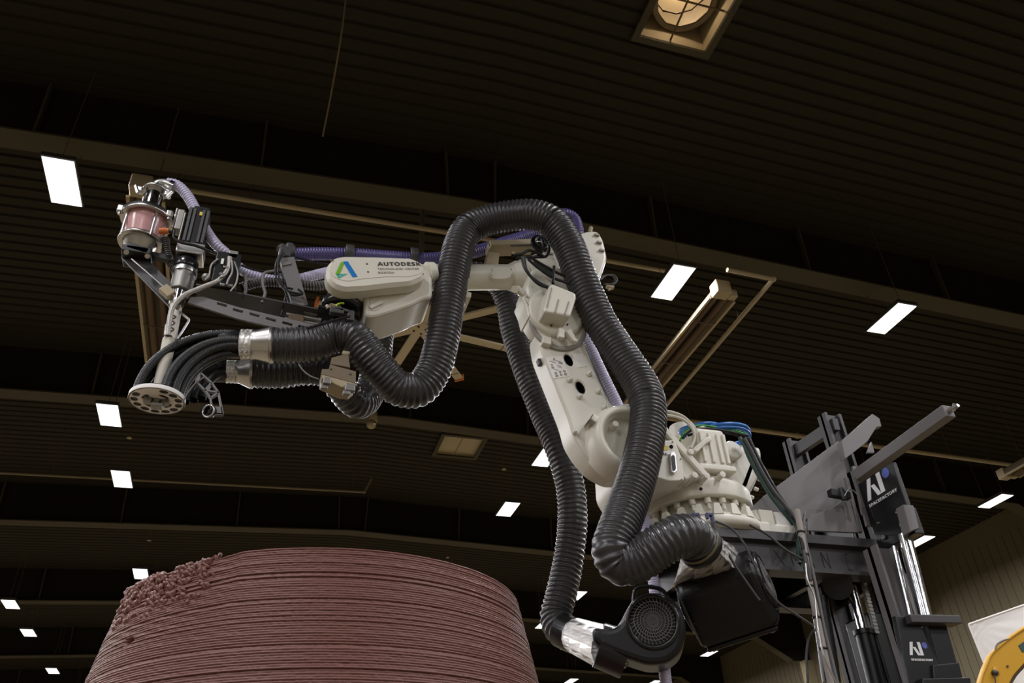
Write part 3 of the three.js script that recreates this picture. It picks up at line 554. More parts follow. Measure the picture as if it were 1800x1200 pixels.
{ const e = farPath.length - 1; part(fd, 'tape_wrap', tube(farPath.slice(e - 2), 0.125, 16, 28), M.blackGloss); }

// cone reducers with crinkled foil tape
function reducer(label, tip, mouth, rt, rm) {
  const L = dist(tip, mouth), d = V(mouth).sub(V(tip)).normalize().toArray();
  const t = thing('duct_reducer', label, 'reducer', tip, 'cone reducers at the duct ends');
  part(t, 'cone', lathe([[rt * 1.02, L * 0.35], [rt * 1.0, L * 0.5], [rm * 0.97, L * 0.93], [rm, L * 0.95], [rm, L], [rm * 0.9, L]], tip, d, 36), M.steel);
  const fp = []; for (let i = 0; i <= 8; i++) fp.push([rt * (1 + 0.03 * Math.sin(i * 2.3)), L * 0.48 * i / 8]);
  part(t, 'foil_tape', lathe(fp, tip, d, 30), M.foil);
  part(t, 'black_tape', lathe([[rt * 0.98, -0.14], [rt * 0.99, -0.1], [rt * 0.98, 0.01], [rt * 0.8, 0.01]], tip, d, 30), M.blackGloss);
  return t;
}
reducer('silver cone reducer joining the near duct to the bundle of black tubes', [-0.314, 4.929, -5.021], [-0.106, 4.933, -4.986], 0.108, 0.137);
reducer('silver cone reducer on the far duct below the slotted bracket', [-0.408, 4.931, -5.412], [-0.232, 4.946, -5.405], 0.085, 0.125);

// nozzle ring with its feed tubes
const NC = [-0.769, 4.401, -5], NR = 0.172;
{
  const t = thing('nozzle_ring', 'pale round cooling ring with oval holes at the extruder tip', 'nozzle', NC);
  const s = new THREE.Shape(); s.absarc(0, 0, NR, 0, Math.PI * 2);
  for (let k = 0; k < 11; k++) { const a = (k - 2.6) / 13 * Math.PI * 2 + 0.05; s.holes.push(ovalHole(0.137 * Math.cos(a), 0.137 * Math.sin(a), 0.024, 0.029, a)); }
  for (let k = 0; k < 4; k++) { const a = k / 4 * Math.PI * 2 + 0.6; s.holes.push(ovalHole(0.082 * Math.cos(a), 0.082 * Math.sin(a), 0.016, 0.036, a)); }
  s.holes.push(ovalHole(0, 0, 0.045, 0.045));
  const disc = new THREE.ExtrudeGeometry(s, { depth: 0.006, bevelEnabled: false, curveSegments: 28 }).rotateX(-Math.PI / 2).translate(NC[0], NC[1] - 0.01, NC[2]);
  part(t, 'ring_plate', [disc, lathe([[NR - 0.006, -0.01], [NR + 0.001, -0.01], [NR + 0.003, -0.006], [NR + 0.003, 0.02], [NR - 0.006, 0.022], [NR - 0.006, -0.01]], NC, [0, 1, 0], 72)], M.paper);
  part(t, 'hole_shade_plate', lathe([[0.02, -0.0035], [NR - 0.007, -0.0035], [NR - 0.007, 0.03], [0.02, 0.03]], NC, [0, 1, 0], 48), M.black);  // black sheet added behind the holes; its colour stands in for their inner shade
  part(t, 'nozzle_tip', lathe([[0.012, -0.06], [0.02, -0.06], [0.03, -0.03], [0.045, 0.0], [0.045, 0.05], [0, 0.05]], NC, [0, 1, 0], 20), M.steelGrey);
  part(t, 'heater_block', [box([NC[0] - 0.05, NC[1] - 0.02, NC[2] + 0.03], [0.05, 0.05, 0.05], 0.006), box([NC[0] + 0.055, NC[1] - 0.015, NC[2] + 0.02], [0.045, 0.05, 0.05], 0.006), box([NC[0] + 0.01, NC[1] - 0.055, NC[2] + 0.02], [0.07, 0.025, 0.06], 0.006)], M.steelGrey);
}
{ // black corrugated feed tubes: quarter arcs from the reducers down into the ring
  const arc = (q, e, n = 9) => { const out = []; for (let i = 0; i <= n; i++) { const w = i / n * Math.PI / 2; out.push([q[0] + (e[0] - q[0]) * Math.sin(w), e[1] + (q[1] - e[1]) * Math.cos(w), q[2] + (e[2] - q[2]) * i / n]); } return out; };
  const ends = []; for (let k = 0; k < 11; k++) { const a = (k - 2.6) / 13 * Math.PI * 2 + 0.05; ends.push([NC[0] + 0.137 * Math.cos(a), NC[1] + 0.03, NC[2] - 0.137 * Math.sin(a)]); }
  ends.sort((a, b) => a[0] - b[0]);
  const st = [-0.314, 4.929, -5.021];
  ends.forEach((e, k) => {
    const f = k / (ends.length - 1) - 0.5, h = Math.sqrt(Math.max(0, 0.25 - f * f)) * 2 * (e[2] > NC[2] ? 1 : -1);
    const q = [st[0] + 0.02, st[1] - f * 0.16, st[2] + h * 0.07];
    single('feed_tube', 'thin black corrugated tube curving from the near cone reducer to the nozzle ring', 'tube', hose(arc(q, e), 0.030, { pitch: 0.012, amp: 0.0035, seg: 14, per: 4 }), M.hoseBlack, null, 'black feed tubes into the nozzle ring');
  });
  const s2 = [-0.416, 4.931, -5.414];
  for (let k = 0; k < 4; k++) {
    const q = [s2[0] + 0.01, s2[1] + 0.05 - 0.034 * k, s2[2] + 0.03 * (k % 2)], e = [NC[0] + 0.10 + 0.05 * k, NC[1] + 0.10 + 0.02 * k, NC[2] - 0.2];
    single('feed_tube', 'thin black tube leading from the far reducer behind the nozzle bundle', 'tube', hose(arc(q, e), 0.030, { pitch: 0.012, amp: 0.003, seg: 12, per: 4 }), M.hoseBlack, null, 'black feed tubes from the far reducer');
  }
}
// printed truss bracket with a small lens
{
  const t = thing('camera_bracket', 'grey printed truss bracket carrying a small round lens', 'bracket', [-0.403, 4.366, -4.95]);
  const seg = (a, b) => bar(a, b, 0.012, 0.03, [0, 0, 1]);
  const A = [[-0.553, 4.54, -4.95], [-0.531, 4.606, -4.95], [-0.452, 4.54, -4.95], [-0.398, 4.472, -4.95], [-0.346, 4.313, -4.95], [-0.408, 4.306, -4.95], [-0.441, 4.427, -4.95], [-0.485, 4.478, -4.95]];
  part(t, 'truss', [[0, 1], [1, 2], [2, 3], [3, 4], [4, 5], [5, 6], [6, 7], [7, 0], [2, 7], [3, 7], [3, 6]].map(([i, j]) => seg(A[i], A[j])).concat([extr([[-0.417, 4.36], [-0.364, 4.367], [-0.345, 4.309], [-0.405, 4.306]], -4.965, -4.935)]), M.grey);
  const lens = part(t, 'lens_barrel', lathe([[0.03, -0.03], [0.04, -0.03], [0.045, 0.0], [0.042, 0.03], [0.03, 0.03]], [-0.435, 4.321, -4.93], [-0.5, -0.2, 0.85], 24), M.blackGloss);
  part(t, 'lens_ring', new THREE.TorusGeometry(0.04, 0.005, 8, 24).applyQuaternion(new THREE.Quaternion().setFromUnitVectors(new THREE.Vector3(0, 0, 1), V([-0.5, -0.2, 0.85]).normalize())).translate(...[-0.436, 4.304, -4.9]), M.steel, lens);
  part(t, 'bracket_cable', tube([[-0.601, 4.369, -4.93], [-0.585, 4.44, -4.93], [-0.546, 4.524, -4.93], [-0.501, 4.575, -4.93]], 0.005, 16, 5), M.grey);
}
// screw extruder
{
  const ax = [[-0.8, 6.045, -5], [-0.781, 5.691, -5], [-0.795, 5.566, -5], [-0.785, 5.418, -5], [-0.781, 5.262, -5], [-0.78, 5.109, -5], [-0.783, 4.879, -5]], t = thing('screw_extruder', 'upright screw extruder with black servo motor and steel barrel', 'extruder', NC);
  const bx = NC[0];
  const Y = (p) => p[1];
  const mx = [-0.779, 5.873, -4.98];
  // servo: finned black body
  const y0 = 5.685, y1 = 6.038, mot = part(t, 'servo_motor', [box([mx[0] + 0.01, (y0 + y1) / 2, -4.98], [0.15, y1 - y0, 0.15], 0.012), box([mx[0] + 0.02, y1 + 0.01, -4.98], [0.12, 0.05, 0.12], 0.01)], M.black);
  for (const [dx, dz] of [[-0.06, 0.078], [-0.03, 0.078], [0.035, 0.078], [0.065, 0.078]]) part(t, 'motor_rail', slab(mx[0] + 0.01 + dx - 0.009, mx[0] + 0.01 + dx + 0.009, y0 + 0.01, y1 - 0.02, -4.905, -4.895), M.darkGrey, mot);
  part(t, 'motor_label', box([mx[0] + 0.03, y1 - 0.06, -4.9], [0.028, 0.035, 0.006]), M.yellowLabel, mot);
  part(t, 'encoder_board', [box([mx[0] - 0.115, (y0 + y1) / 2 + 0.05, -4.96], [0.05, 0.2, 0.08], 0.008), cyl([mx[0] - 0.15, y0 + 0.14, -4.93], [mx[0] - 0.15, y1 - 0.02, -4.93], 0.008), cyl([mx[0] - 0.085, y0 - 0.0, -4.92], [mx[0] - 0.085, y1 - 0.06, -4.92], 0.007)], M.steelGrey, mot);
  const cy = 5.636;
  part(t, 'mounting_block', box([-0.771, cy, -4.98], [0.19, 0.1, 0.17], 0.01), M.steel);
  const g0 = [-0.783, 5.498, -4.98], g1 = [-0.787, 5.59, -4.98];
  part(t, 'coupling', lathe([[0, 0], [0.075, 0], [0.085, 0.02], [0.085, 0.07], [0.06, 0.1], [0, 0.1]], [g0[0], g0[1] - 0.02, g0[2]], [0, 1, 0], 28), M.blackGloss);
  const h0 = 5.272, h1 = 5.477;
  part(t, 'gearbox', lathe([[0, h0], [0.075, h0], [0.078, h0 + 0.02], [0.078, h1 - 0.05], [0.082, h1 - 0.045], [0.082, h1], [0.05, h1 + 0.01], [0, h1 + 0.01]], [-0.781, 0, -4.98], [0, 1, 0], 8).toNonIndexed(), M.steelGrey);
  part(t, 'gearbox_band', lathe([[0.083, h1 - 0.04], [0.086, h1 - 0.04], [0.086, h1 - 0.005], [0.083, h1 - 0.005]], [-0.781, 0, -4.98], [0, 1, 0], 28), M.steel);
  part(t, 'feed_throat', [cyl([-0.788, 5.265, -4.98], [-0.789, 5.163, -4.98], 0.062, 0.05, 20), cyl([-0.754, 5.163, -4.93], [-0.753, 5.081, -4.9], 0.025, 0.022, 16)], M.chrome);
  part(t, 'barrel', cyl([-0.786, 5.164, -4.98], [-0.772, 4.863, -4.98], 0.042, 0.04, 24), M.paper);
  part(t, 'barrel_foot', cyl([-0.776, 4.867, -4.98], [NC[0], NC[1] + 0.03, -4.98], 0.045, 0.04, 20), M.whiteDull);
  part(t, 'heater_wire', tube([[-0.783, 5.075, -4.92], [-0.791, 5.039, -4.92], [-0.762, 5.02, -4.92], [-0.786, 4.992, -4.92], [-0.76, 4.967, -4.92], [-0.784, 4.939, -4.92], [-0.757, 4.914, -4.92], [-0.781, 4.882, -4.92], [-0.757, 4.853, -4.92]], 0.006, 50, 5), M.brown);
  part(t, 'side_bracket', [extr([[-0.818, 4.945], [-0.805, 4.952], [-0.797, 4.872], [-0.81, 4.865]], -4.94, -4.92), bar([-0.749, 5.088, -4.95], [-0.676, 5.032, -4.95], 0.012, 0.012), bar([-0.676, 5.032, -4.95], [-0.723, 4.86, -4.95], 0.012, 0.012)], M.steel);
  part(t, 'braided_cable', hose([[-0.486, 5.56, -4.85], [-0.48, 5.464, -4.85], [-0.527, 5.338, -4.85], [-0.628, 5.252, -4.85], [-0.736, 5.156, -4.85], [-0.783, 5.048, -4.85], [-0.782, 4.904, -4.85], [-0.772, 4.812, -4.85]], 0.019, { pitch: 0.012, amp: 0.003, seg: 12, per: 4 }), M.silverHose);
  part(t, 'motor_cable', tube([[-0.9, 5.739, -4.86], [-0.888, 5.669, -4.86], [-0.844, 5.64, -4.86], [-0.728, 5.627, -4.86], [-0.584, 5.581, -4.86]], 0.011, 40, 6), M.black);
}
// hopper
{
  const c = [-1.128, 5.813, -5], hx = c[0], hz = -5, t = thing('material_hopper', 'polished steel hopper with clear pink bowl between two flanges', 'hopper', [hx, 5.594, hz]);
  const y = { top: 6.236, f1: 5.919, f2: 5.695, fb: 5.602 };
  part(t, 'inlet_can', lathe([[0, y.f1], [0.068, y.f1], [0.068, y.top - 0.02], [0, y.top - 0.02]], [hx, 0, hz], [0, 1, 0], 36), M.chrome);
  part(t, 'can_lid', lathe([[0, y.top - 0.03], [0.085, y.top - 0.03], [0.089, y.top - 0.015], [0.082, y.top], [0, y.top + 0.01]], [hx, 0, hz], [0, 1, 0], 36), M.steel);
  part(t, 'upper_flange', lathe([[0.13, y.f1 - 0.01], [0.18, y.f1 - 0.025], [0.185, y.f1 - 0.01], [0.182, y.f1 + 0.012], [0.08, y.f1 + 0.02]], [hx, 0, hz], [0, 1, 0], 48), M.steel);
  part(t, 'gasket', lathe([[0.172, y.f1 + 0.01], [0.182, y.f1 + 0.012], [0.182, y.f1 + 0.026], [0.09, y.f1 + 0.03]], [hx, 0, hz], [0, 1, 0], 48), M.black);
  part(t, 'pink_bowl', lathe([[0.142, y.f1 - 0.015], [0.14, y.f1 - 0.06], [0.13, y.f1 - 0.12], [0.115, y.f2 + 0.01]], [hx, 0, hz], [0, 1, 0], 40), M.pink);
  part(t, 'pink_pellets', lathe([[0, y.f2 + 0.0], [0.105, y.f2 + 0.01], [0.12, y.f1 - 0.13], [0.128, y.f1 - 0.08], [0, y.f1 - 0.07]], [hx, 0, hz], [0, 1, 0], 24), std(lin(0.42, 0.13, 0.12), 0.7));
  part(t, 'lower_flange', lathe([[0.10, y.f2 - 0.012], [0.15, y.f2 - 0.02], [0.155, y.f2 - 0.008], [0.15, y.f2 + 0.008], [0.10, y.f2 + 0.01]], [hx, 0, hz], [0, 1, 0], 48), M.steel);
  part(t, 'funnel', lathe([[0.06, y.fb - 0.01], [0.07, y.fb - 0.01], [0.125, y.f2 - 0.012], [0.11, y.f2 - 0.012]], [hx, 0, hz], [0, 1, 0], 36), M.steel);
  for (let k = 0; k < 4; k++) { const a = k * Math.PI / 2 + 1.0, x = hx + 0.145 * Math.cos(a), z = hz + 0.145 * Math.sin(a); part(t, 'tie_rod', cyl([x, y.f2 - 0.02, z], [x, y.f1, z], 0.012, 0.012, 12), M.steel); }
  for (const a of [0.55, 2.75, 4.4]) { const x = hx + 0.19 * Math.cos(a), z = hz + 0.19 * Math.sin(a); part(t, 'toggle_clamp', [box([x, y.f1, z], [0.045, 0.06, 0.045], 0.01), cyl([x, y.f1 - 0.05, z], [x, y.f1 + 0.02, z], 0.012)], M.steel); }
  for (const s of [-1, 1]) part(t, 'lid_clamp', [box([hx + s * 0.10, y.top - 0.06, hz + 0.03], [0.05, 0.05, 0.05], 0.012), cyl([hx + s * 0.1, y.top - 0.11, hz + 0.05], [hx + s * 0.13, y.top - 0.04, hz + 0.05], 0.012)], M.steel);
  const elb = part(t, 'inlet_elbow', tube([[hx - 0.0, y.top - 0.01, hz], [hx + 0.005, y.top + 0.05, hz], [hx + 0.05, y.top + 0.075, hz], [hx + 0.11, y.top + 0.06, hz]], 0.042, 24, 18), M.steel);
  part(t, 'elbow_collar', cyl([hx + 0.09, y.top + 0.066, hz], [hx + 0.125, y.top + 0.053, hz], 0.05, 0.05, 20), M.chrome, elb);
  part(t, 'orange_fitting', [cyl([-0.999, 5.711, -4.86], [-0.936, 5.725, -4.86], 0.022, 0.022, 16), cyl([-0.974, 5.717, -4.86], [-0.962, 5.719, -4.86], 0.027, 0.027, 16)], M.orange, t, 'orange plastic fitting');
  part(t, 'fitting_stem', cyl([-0.936, 5.725, -4.86], [-0.908, 5.72, -4.86], 0.012, 0.012, 10), M.black);
  part(t, 'hopper_mount', [bar([-1.19, 5.578, -4.93], [-1.036, 5.545, -4.93], 0.06, 0.06, [0, 1, 0], 0.01), box([hx + 0.01, y.fb - 0.05, hz], [0.2, 0.06, 0.2], 0.01)], M.black);
  part(t, 'mount_screw', [cyl([-1.177, 5.506, -4.9], [-1.17, 5.483, -4.87], 0.018, 0.018, 12), cyl([-1.037, 5.498, -4.9], [-1.03, 5.475, -4.87], 0.018, 0.018, 12)], M.steel);
}
// vacuum hose from hopper to arm, and its spring-wire companion
single('vacuum_hose', 'translucent lilac ribbed hose arching from the hopper elbow back to the wrist', 'hose', hose([[-1.065, 6.329, -5], [-0.993, 6.323, -5], [-0.903, 6.239, -5], [-0.805, 6.08, -5], [-0.707, 5.907, -5], [-0.614, 5.783, -5], [-0.522, 5.717, -5.02], [-0.43, 5.661, -5.08], [-0.32, 5.62, -5.1], [-0.171, 5.604, -5.1], [-0.004, 5.642, -5.1], [0.162, 5.742, -5.12], [0.339, 5.901, -5.2]], 0.044, { pitch: 0.022, amp: 0.0065, seg: 20, per: 5 }), M.lilac);
{
  const t = thing('wire_hose', 'clear hose with dark spiral wire sagging under the lilac hose', 'hose', [-0.081, 5.498, -5]);
  part(t, 'spiral_wire', coil([[-0.378, 5.415, -5], [-0.285, 5.476, -5], [-0.165, 5.51, -5], [0, 5.525, -5], [0.168, 5.535, -5], [0.272, 5.577, -5]], 0.035, 0.021, 0.005), M.grey);
  part(t, 'clear_wall', hose([[-0.378, 5.415, -5], [-0.285, 5.476, -5], [-0.165, 5.51, -5], [0, 5.525, -5], [0.168, 5.535, -5], [0.272, 5.577, -5]], 0.031, { pitch: 0.02, amp: 0.001, seg: 14, per: 3 }), M.darkGrey);
  const u = thing('wire_hose', 'short clear spiral hose dropping from the hopper to the extruder', 'hose', [-0.848, 5.512, -5]);
  part(u, 'spiral_wire', coil([[-0.976, 5.779, -5.02], [-0.949, 5.673, -5.02], [-0.915, 5.597, -5.02], [-0.871, 5.524, -5.02], [-0.808, 5.456, -5.02]], 0.03, 0.019, 0.004), M.grey);
  part(u, 'clear_wall', hose([[-0.976, 5.779, -5.02], [-0.949, 5.673, -5.02], [-0.915, 5.597, -5.02], [-0.871, 5.524, -5.02], [-0.808, 5.456, -5.02]], 0.027, { pitch: 0.02, amp: 0.001, seg: 12, per: 3 }), M.darkGrey);
}
// violet cable conduit along the forearm
const vio = thing('violet_conduit', 'deep violet corrugated conduit running along the top of the forearm', 'conduit', [0.411, 5.996, -5.1]);
part(vio, 'conduit', hose([[-0.052, 5.888, -5.1], [0.143, 5.935, -5.1], [0.411, 5.984, -5.1], [0.736, 6.021, -5.1], [1.022, 6.061, -5.1], [1.268, 6.15, -5.1], [1.523, 6.274, -5.1], [1.736, 6.406, -5.1], [1.957, 6.543, -5.1], [2.141, 6.679, -5.05], [2.261, 6.756, -4.98], [2.358, 6.729, -4.98], [2.394, 6.565, -5], [2.408, 6.353, -5.15], [2.427, 6.077, -5.3]], 0.056, { pitch: 0.022, amp: 0.0065, seg: 22, per: 5 }), M.violet);
part(vio, 'connector_elbow', [cyl([-0.096, 5.891, -5.1], [-0.039, 5.897, -5.1], 0.062, 0.066, 20), box([-0.084, 5.905, -5.1], [0.06, 0.12, 0.12], 0.02)], M.darkGrey);
for (const p of [[0.382, 5.968, -5.08], [0.908, 6.046, -5.08]]) part(vio, 'conduit_clamp', lathe([[0.055, -0.035], [0.075, -0.03], [0.075, 0.03], [0.055, 0.035]], p, [1, 0, 0], 20), M.darkGrey);
single('vacuum_hose', 'lilac ribbed hose running down the back edge of the lower arm', 'hose', hose([[2.285, 5.671, -5], [2.32, 5.517, -5], [2.378, 5.296, -5], [2.458, 5.042, -5], [2.538, 4.813, -5], [2.581, 4.664, -5], [2.728, 4.558, -5.2], [2.849, 4.265, -5.4]], 0.049, { pitch: 0.022, amp: 0.0065, seg: 20, per: 5 }), M.lilac);
single('vacuum_hose', 'lilac ribbed hose hanging straight down beside the lower blower', 'hose', hose([[2.592, 3.821, -4.9], [2.586, 3.59, -4.9], [2.585, 3.31, -4.9], [2.581, 3.083, -4.9], [2.574, 2.866, -4.9], [2.564, 2.642, -4.9]], 0.04, { pitch: 0.016, amp: 0.004, seg: 18, per: 5 }), M.lilac);
single('black_hose', 'thin black corrugated hose alongside the lower arm behind the lilac hose', 'hose', hose([[2.277, 5.498, -5.05], [2.31, 5.33, -5.05], [2.382, 5.062, -5.05], [2.479, 4.798, -5.05]], 0.03, { pitch: 0.012, amp: 0.004, seg: 12, per: 4 }), M.hoseBlack);

// tool carrier: slotted channels, rear arm, support post, valve block
{
  const t = thing('tool_carrier', 'dark slotted steel bracket carrying the extruder off the robot wrist', 'bracket', [-0.166, 5.154, -4.95]);
  const slots = (pts) => pts.map(([x, y]) => { const p = new THREE.Path(); const e = pts[pts.length - 1], le = Math.hypot(e[0] - pts[0][0], e[1] - pts[0][1]), ux = (e[0] - pts[0][0]) / le, uy = (e[1] - pts[0][1]) / le; const c = [x, y], d = [0.036 * ux, 0.036 * uy], n = [-0.011 * uy, 0.011 * ux]; p.moveTo(c[0] - d[0] - n[0], c[1] - d[1] - n[1]); p.lineTo(c[0] + d[0] - n[0], c[1] + d[1] - n[1]); p.lineTo(c[0] + d[0] + n[0], c[1] + d[1] + n[1]); p.lineTo(c[0] - d[0] + n[0], c[1] - d[1] + n[1]); p.closePath(); return p; });
  part(t, 'slotted_channel', extr([[-0.691, 5.176], [-0.615, 5.195], [-0.363, 5.145], [0.034, 5.097], [0.196, 5.078], [0.2, 5.029], [-0.015, 5.003], [-0.357, 5.045], [-0.702, 5.129]], -4.90, -4.88, 0, 0, slots([[-0.479, 5.149], [-0.367, 5.116], [-0.253, 5.098], [-0.137, 5.078], [-0.021, 5.06], [0.091, 5.046]])), M.grey);
  part(t, 'channel_top', bar([-0.675, 5.296, -5], [0.321, 5.215, -5], 0.24, 0.012), M.darkGrey);
  part(t, 'slotted_channel', extr([[-0.69, 5.376], [-0.227, 5.385], [0.368, 5.327], [0.372, 5.274], [-0.238, 5.303], [-0.678, 5.304]], -5.12, -5.10), M.darkGrey);
  for (const [a, b] of [[[-0.039, 5.177, -4.93], [0.193, 5.165, -4.93]], [[-0.046, 5.134, -4.93], [0.206, 5.12, -4.93]], [[0.087, 5.234, -4.95], [0.324, 5.212, -4.95]]]) part(t, 'clamp_rod', [cyl(a, b, 0.014, 0.014, 12), cyl(b, [b[0] + 0.02, b[1] - 0.004, b[2]], 0.02, 0.02, 12)], M.steelGrey);
  part(t, 'clamp_block', box([0.036, 5.132, -4.95], [0.11, 0.07, 0.1], 0.008), M.brown);
  part(t, 'rear_arm', bar([-1.176, 5.575, -5], [-0.785, 5.199, -5], 0.13, 0.02, [0, 0, 1]), M.darkGrey);
  part(t, 'arm_edge', bar([-1.139, 5.476, -4.93], [-0.797, 5.195, -4.93], 0.008, 0.006), M.steel);
  part(t, 'cream_spacer', bar([-0.891, 5.259, -4.93], [-0.821, 5.201, -4.93], 0.07, 0.05, [0, 0, 1], 0.006), M.tan);
  part(t, 'wrist_plate', box([0.276, 5.193, -4.95], [0.2, 0.02, 0.26], 0.004, [0, 0, -0.2]), M.black);
  const hc = part(t, 'hopper_cross_bar', bar([-1.191, 5.596, -4.99], [-0.889, 5.566, -4.99], 0.05, 0.04), M.black);
}
{
  const t = thing('support_post', 'dark twin-plate post rising from the slotted bracket to the conduit end', 'post', [0.055, 5.265, -5]);
  const a = [-0.092, 5.709, -5], b = [0.054, 5.275, -5];
  part(t, 'post_plate', bar([a[0], a[1], -4.94], [b[0], b[1], -4.94], 0.11, 0.012, [0, 0, 1]), M.grey);
  part(t, 'post_plate', bar([a[0], a[1], -5.06], [b[0], b[1], -5.06], 0.11, 0.012, [0, 0, 1]), M.darkGrey);
  part(t, 'post_core', bar(a, b, 0.085, 0.1, [0, 0, 1]), M.black);
  part(t, 'head_bracket', [box([-0.113, 5.796, -5.02], [0.09, 0.1, 0.12], 0.015), cyl([-0.147, 5.819, -5], [-0.126, 5.864, -5], 0.04, 0.035, 16)], M.darkGrey);
  part(t, 'collar', [bar([-0.125, 5.63, -4.94], [-0.057, 5.661, -4.94], 0.03, 0.03, [0, 0, 1]), bar([-0.006, 5.252, -4.94], [0.077, 5.288, -4.94], 0.03, 0.03, [0, 0, 1])], M.steelGrey);
  for (const q of [[[-0.128, 5.743, -4.9], [-0.16, 5.624, -4.9], [-0.156, 5.514, -4.9], [-0.111, 5.414, -4.9], [-0.041, 5.363, -4.9], [0.05, 5.354, -4.9]], [[-0.113, 5.727, -4.91], [-0.143, 5.624, -4.91], [-0.129, 5.5, -4.91], [-0.078, 5.412, -4.91], [-0.015, 5.397, -4.91]], [[-0.08, 5.42, -4.9], [-0.021, 5.335, -4.9], [0.058, 5.36, -4.9], [0.021, 5.396, -4.9]], [[-0.06, 5.333, -4.92], [-0.065, 5.227, -4.92], [-0.072, 5.148, -4.92]]]) part(t, 'looped_cable', tube(q, 0.008, 30, 6), M.black);
}
{
  const t = thing('valve_block', 'black finned valve block with small silver fittings beside the motor', 'valve', [-0.466, 5.243, -4.9]);
  const c = [-0.496, 5.447, -4.92];
  part(t, 'block', [box(c, [0.17, 0.32, 0.14], 0.01), bar([-0.575, 5.577, -4.88], [-0.554, 5.289, -4.88], 0.02, 0.05, [0, 0, 1])], M.black);
  part(t, 'top_cover', box([-0.466, 5.594, -4.88], [0.065, 0.07, 0.06], 0.006), M.steelGrey);
  for (const p of [[-0.497, 5.294, -4.84], [-0.443, 5.294, -4.84], [-0.498, 5.452, -4.84], [-0.515, 5.385, -4.84]]) part(t, 'fitting', box(p, [0.034, 0.016, 0.02], 0.003), M.steel);
  part(t, 'label_plate', box([-0.529, 5.504, -4.84], [0.018, 0.05, 0.004]), M.paper);
  for (const q of [[[-0.475, 5.513, -4.83], [-0.474, 5.422, -4.83], [-0.496, 5.365, -4.83], [-0.524, 5.343, -4.83]], [[-0.463, 5.507, -4.82], [-0.448, 5.403, -4.82], [-0.464, 5.326, -4.82], [-0.469, 5.284, -4.82]], [[-0.562, 5.519, -4.84], [-0.596, 5.459, -4.84], [-0.599, 5.353, -4.84], [-0.619, 5.312, -4.84]], [[-0.447, 5.508, -4.83], [-0.409, 5.408, -4.83], [-0.41, 5.303, -4.83], [-0.435, 5.236, -4.83]]]) part(t, 'air_line', tube(q, 0.007, 24, 6), M.steelGrey);
  part(t, 'regulator', new THREE.SphereGeometry(0.03, 14, 10).translate(...[-0.618, 5.354, -4.86]), M.steelGrey);
}
for (const [q, l] of [[[[-0.406, 5.582, -4.95], [-0.339, 5.562, -4.95], [-0.215, 5.554, -4.95], [-0.114, 5.574, -4.95]], 'thin black cable sagging above the lilac hose'], [[[-0.027, 5.763, -4.98], [0.148, 5.741, -4.98], [0.322, 5.753, -4.98], [0.518, 5.998, -5.2]], 'thin black cable below the violet conduit']])
  single('control_cable', l, 'cable', tube(q, 0.009, 40, 6), M.black);
for (const [q, l] of [[[[-0.166, 5.534, -4.9], [-0.231, 5.499, -4.9], [-0.23, 5.392, -4.9], [-0.205, 5.317, -4.9], [-0.217, 5.226, -4.9]], 'grey loop of air tube hanging from the lilac hose'], [[[-0.37, 5.488, -4.92], [-0.348, 5.385, -4.92], [-0.342, 5.281, -4.92], [-0.355, 5.258, -4.92]], 'thin grey air tube beside the valve block']])
  single('air_tube', l, 'tube', tube(q, 0.011, 40, 8), M.grey);
{ // frayed wires at the tool flange
  const t = thing('wire_bundle', 'frayed yellow and grey wires at the black tool flange', 'wires', [0.288, 5.201, -4.78]);
  for (let k = 0; k < 7; k++) { const a = V([0.236, 5.176, -4.8]), q = [[a.x, a.y + 0.005 * k, a.z], [a.x + 0.03 + 0.008 * k, a.y + 0.03 - 0.012 * (k % 3), a.z + 0.03], [a.x + 0.07 + 0.006 * k, a.y + 0.01 + 0.02 * Math.sin(k), a.z + 0.02]]; part(t, 'wire', tube(q, 0.004, 12, 5), M.tan); }
  part(t, 'yellow_wire', tube([[0.292, 5.166, -4.76], [0.306, 5.2, -4.76], [0.329, 5.214, -4.76], [0.353, 5.219, -4.76]], 0.007, 16, 6), M.lime);
}
// junction block under the wrist
{
  const t = thing('junction_block', 'beige clamp block with toggle latches hanging under the wrist', 'bracket', [0.374, 4.601, -4.85]);
  const c = [0.373, 4.662, -4.85];
  part(t, 'body', [extr([[0.296, 4.696], [0.477, 4.665], [0.483, 4.564], [0.25, 4.606], [0.246, 4.651], [0.295, 4.658]], -4.95, -4.78, 0.006), extr([[0.305, 4.71], [0.304, 4.766], [0.414, 4.821], [0.438, 4.701]], -4.9, -4.8, 0.006)], M.tanDull);
  part(t, 'lower_plate', extr([[0.25, 4.599], [0.482, 4.558], [0.447, 4.517], [0.385, 4.518], [0.252, 4.572]], -4.93, -4.77, 0.004), M.tan);
  part(t, 'latch', [box([0.287, 4.544, -4.76], [0.055, 0.05, 0.03], 0.006), box([0.273, 4.509, -4.78], [0.05, 0.04, 0.03], 0.006)], M.steelGrey);
  part(t, 'latch', [box([0.442, 4.51, -4.76], [0.07, 0.06, 0.04], 0.008), box([0.422, 4.467, -4.76], [0.05, 0.03, 0.03], 0.006)], M.steelGrey);
  part(t, 'hook', box([0.403, 4.836, -4.84], [0.05, 0.03, 0.04], 0.006), M.tan);
  for (const p of [[0.307, 4.657, -4.776], [0.44, 4.634, -4.776]]) part(t, 'plate_hole', cyl([p[0], p[1], p[2] - 0.004], p, 0.007, 0.007, 8), M.ink);
  part(t, 'thin_cable', tube([[0.231, 4.566, -4.78], [0.172, 4.585, -4.78], [0.12, 4.624, -4.78], [0.089, 4.665, -4.78]], 0.005, 16, 5), M.steelGrey);
}
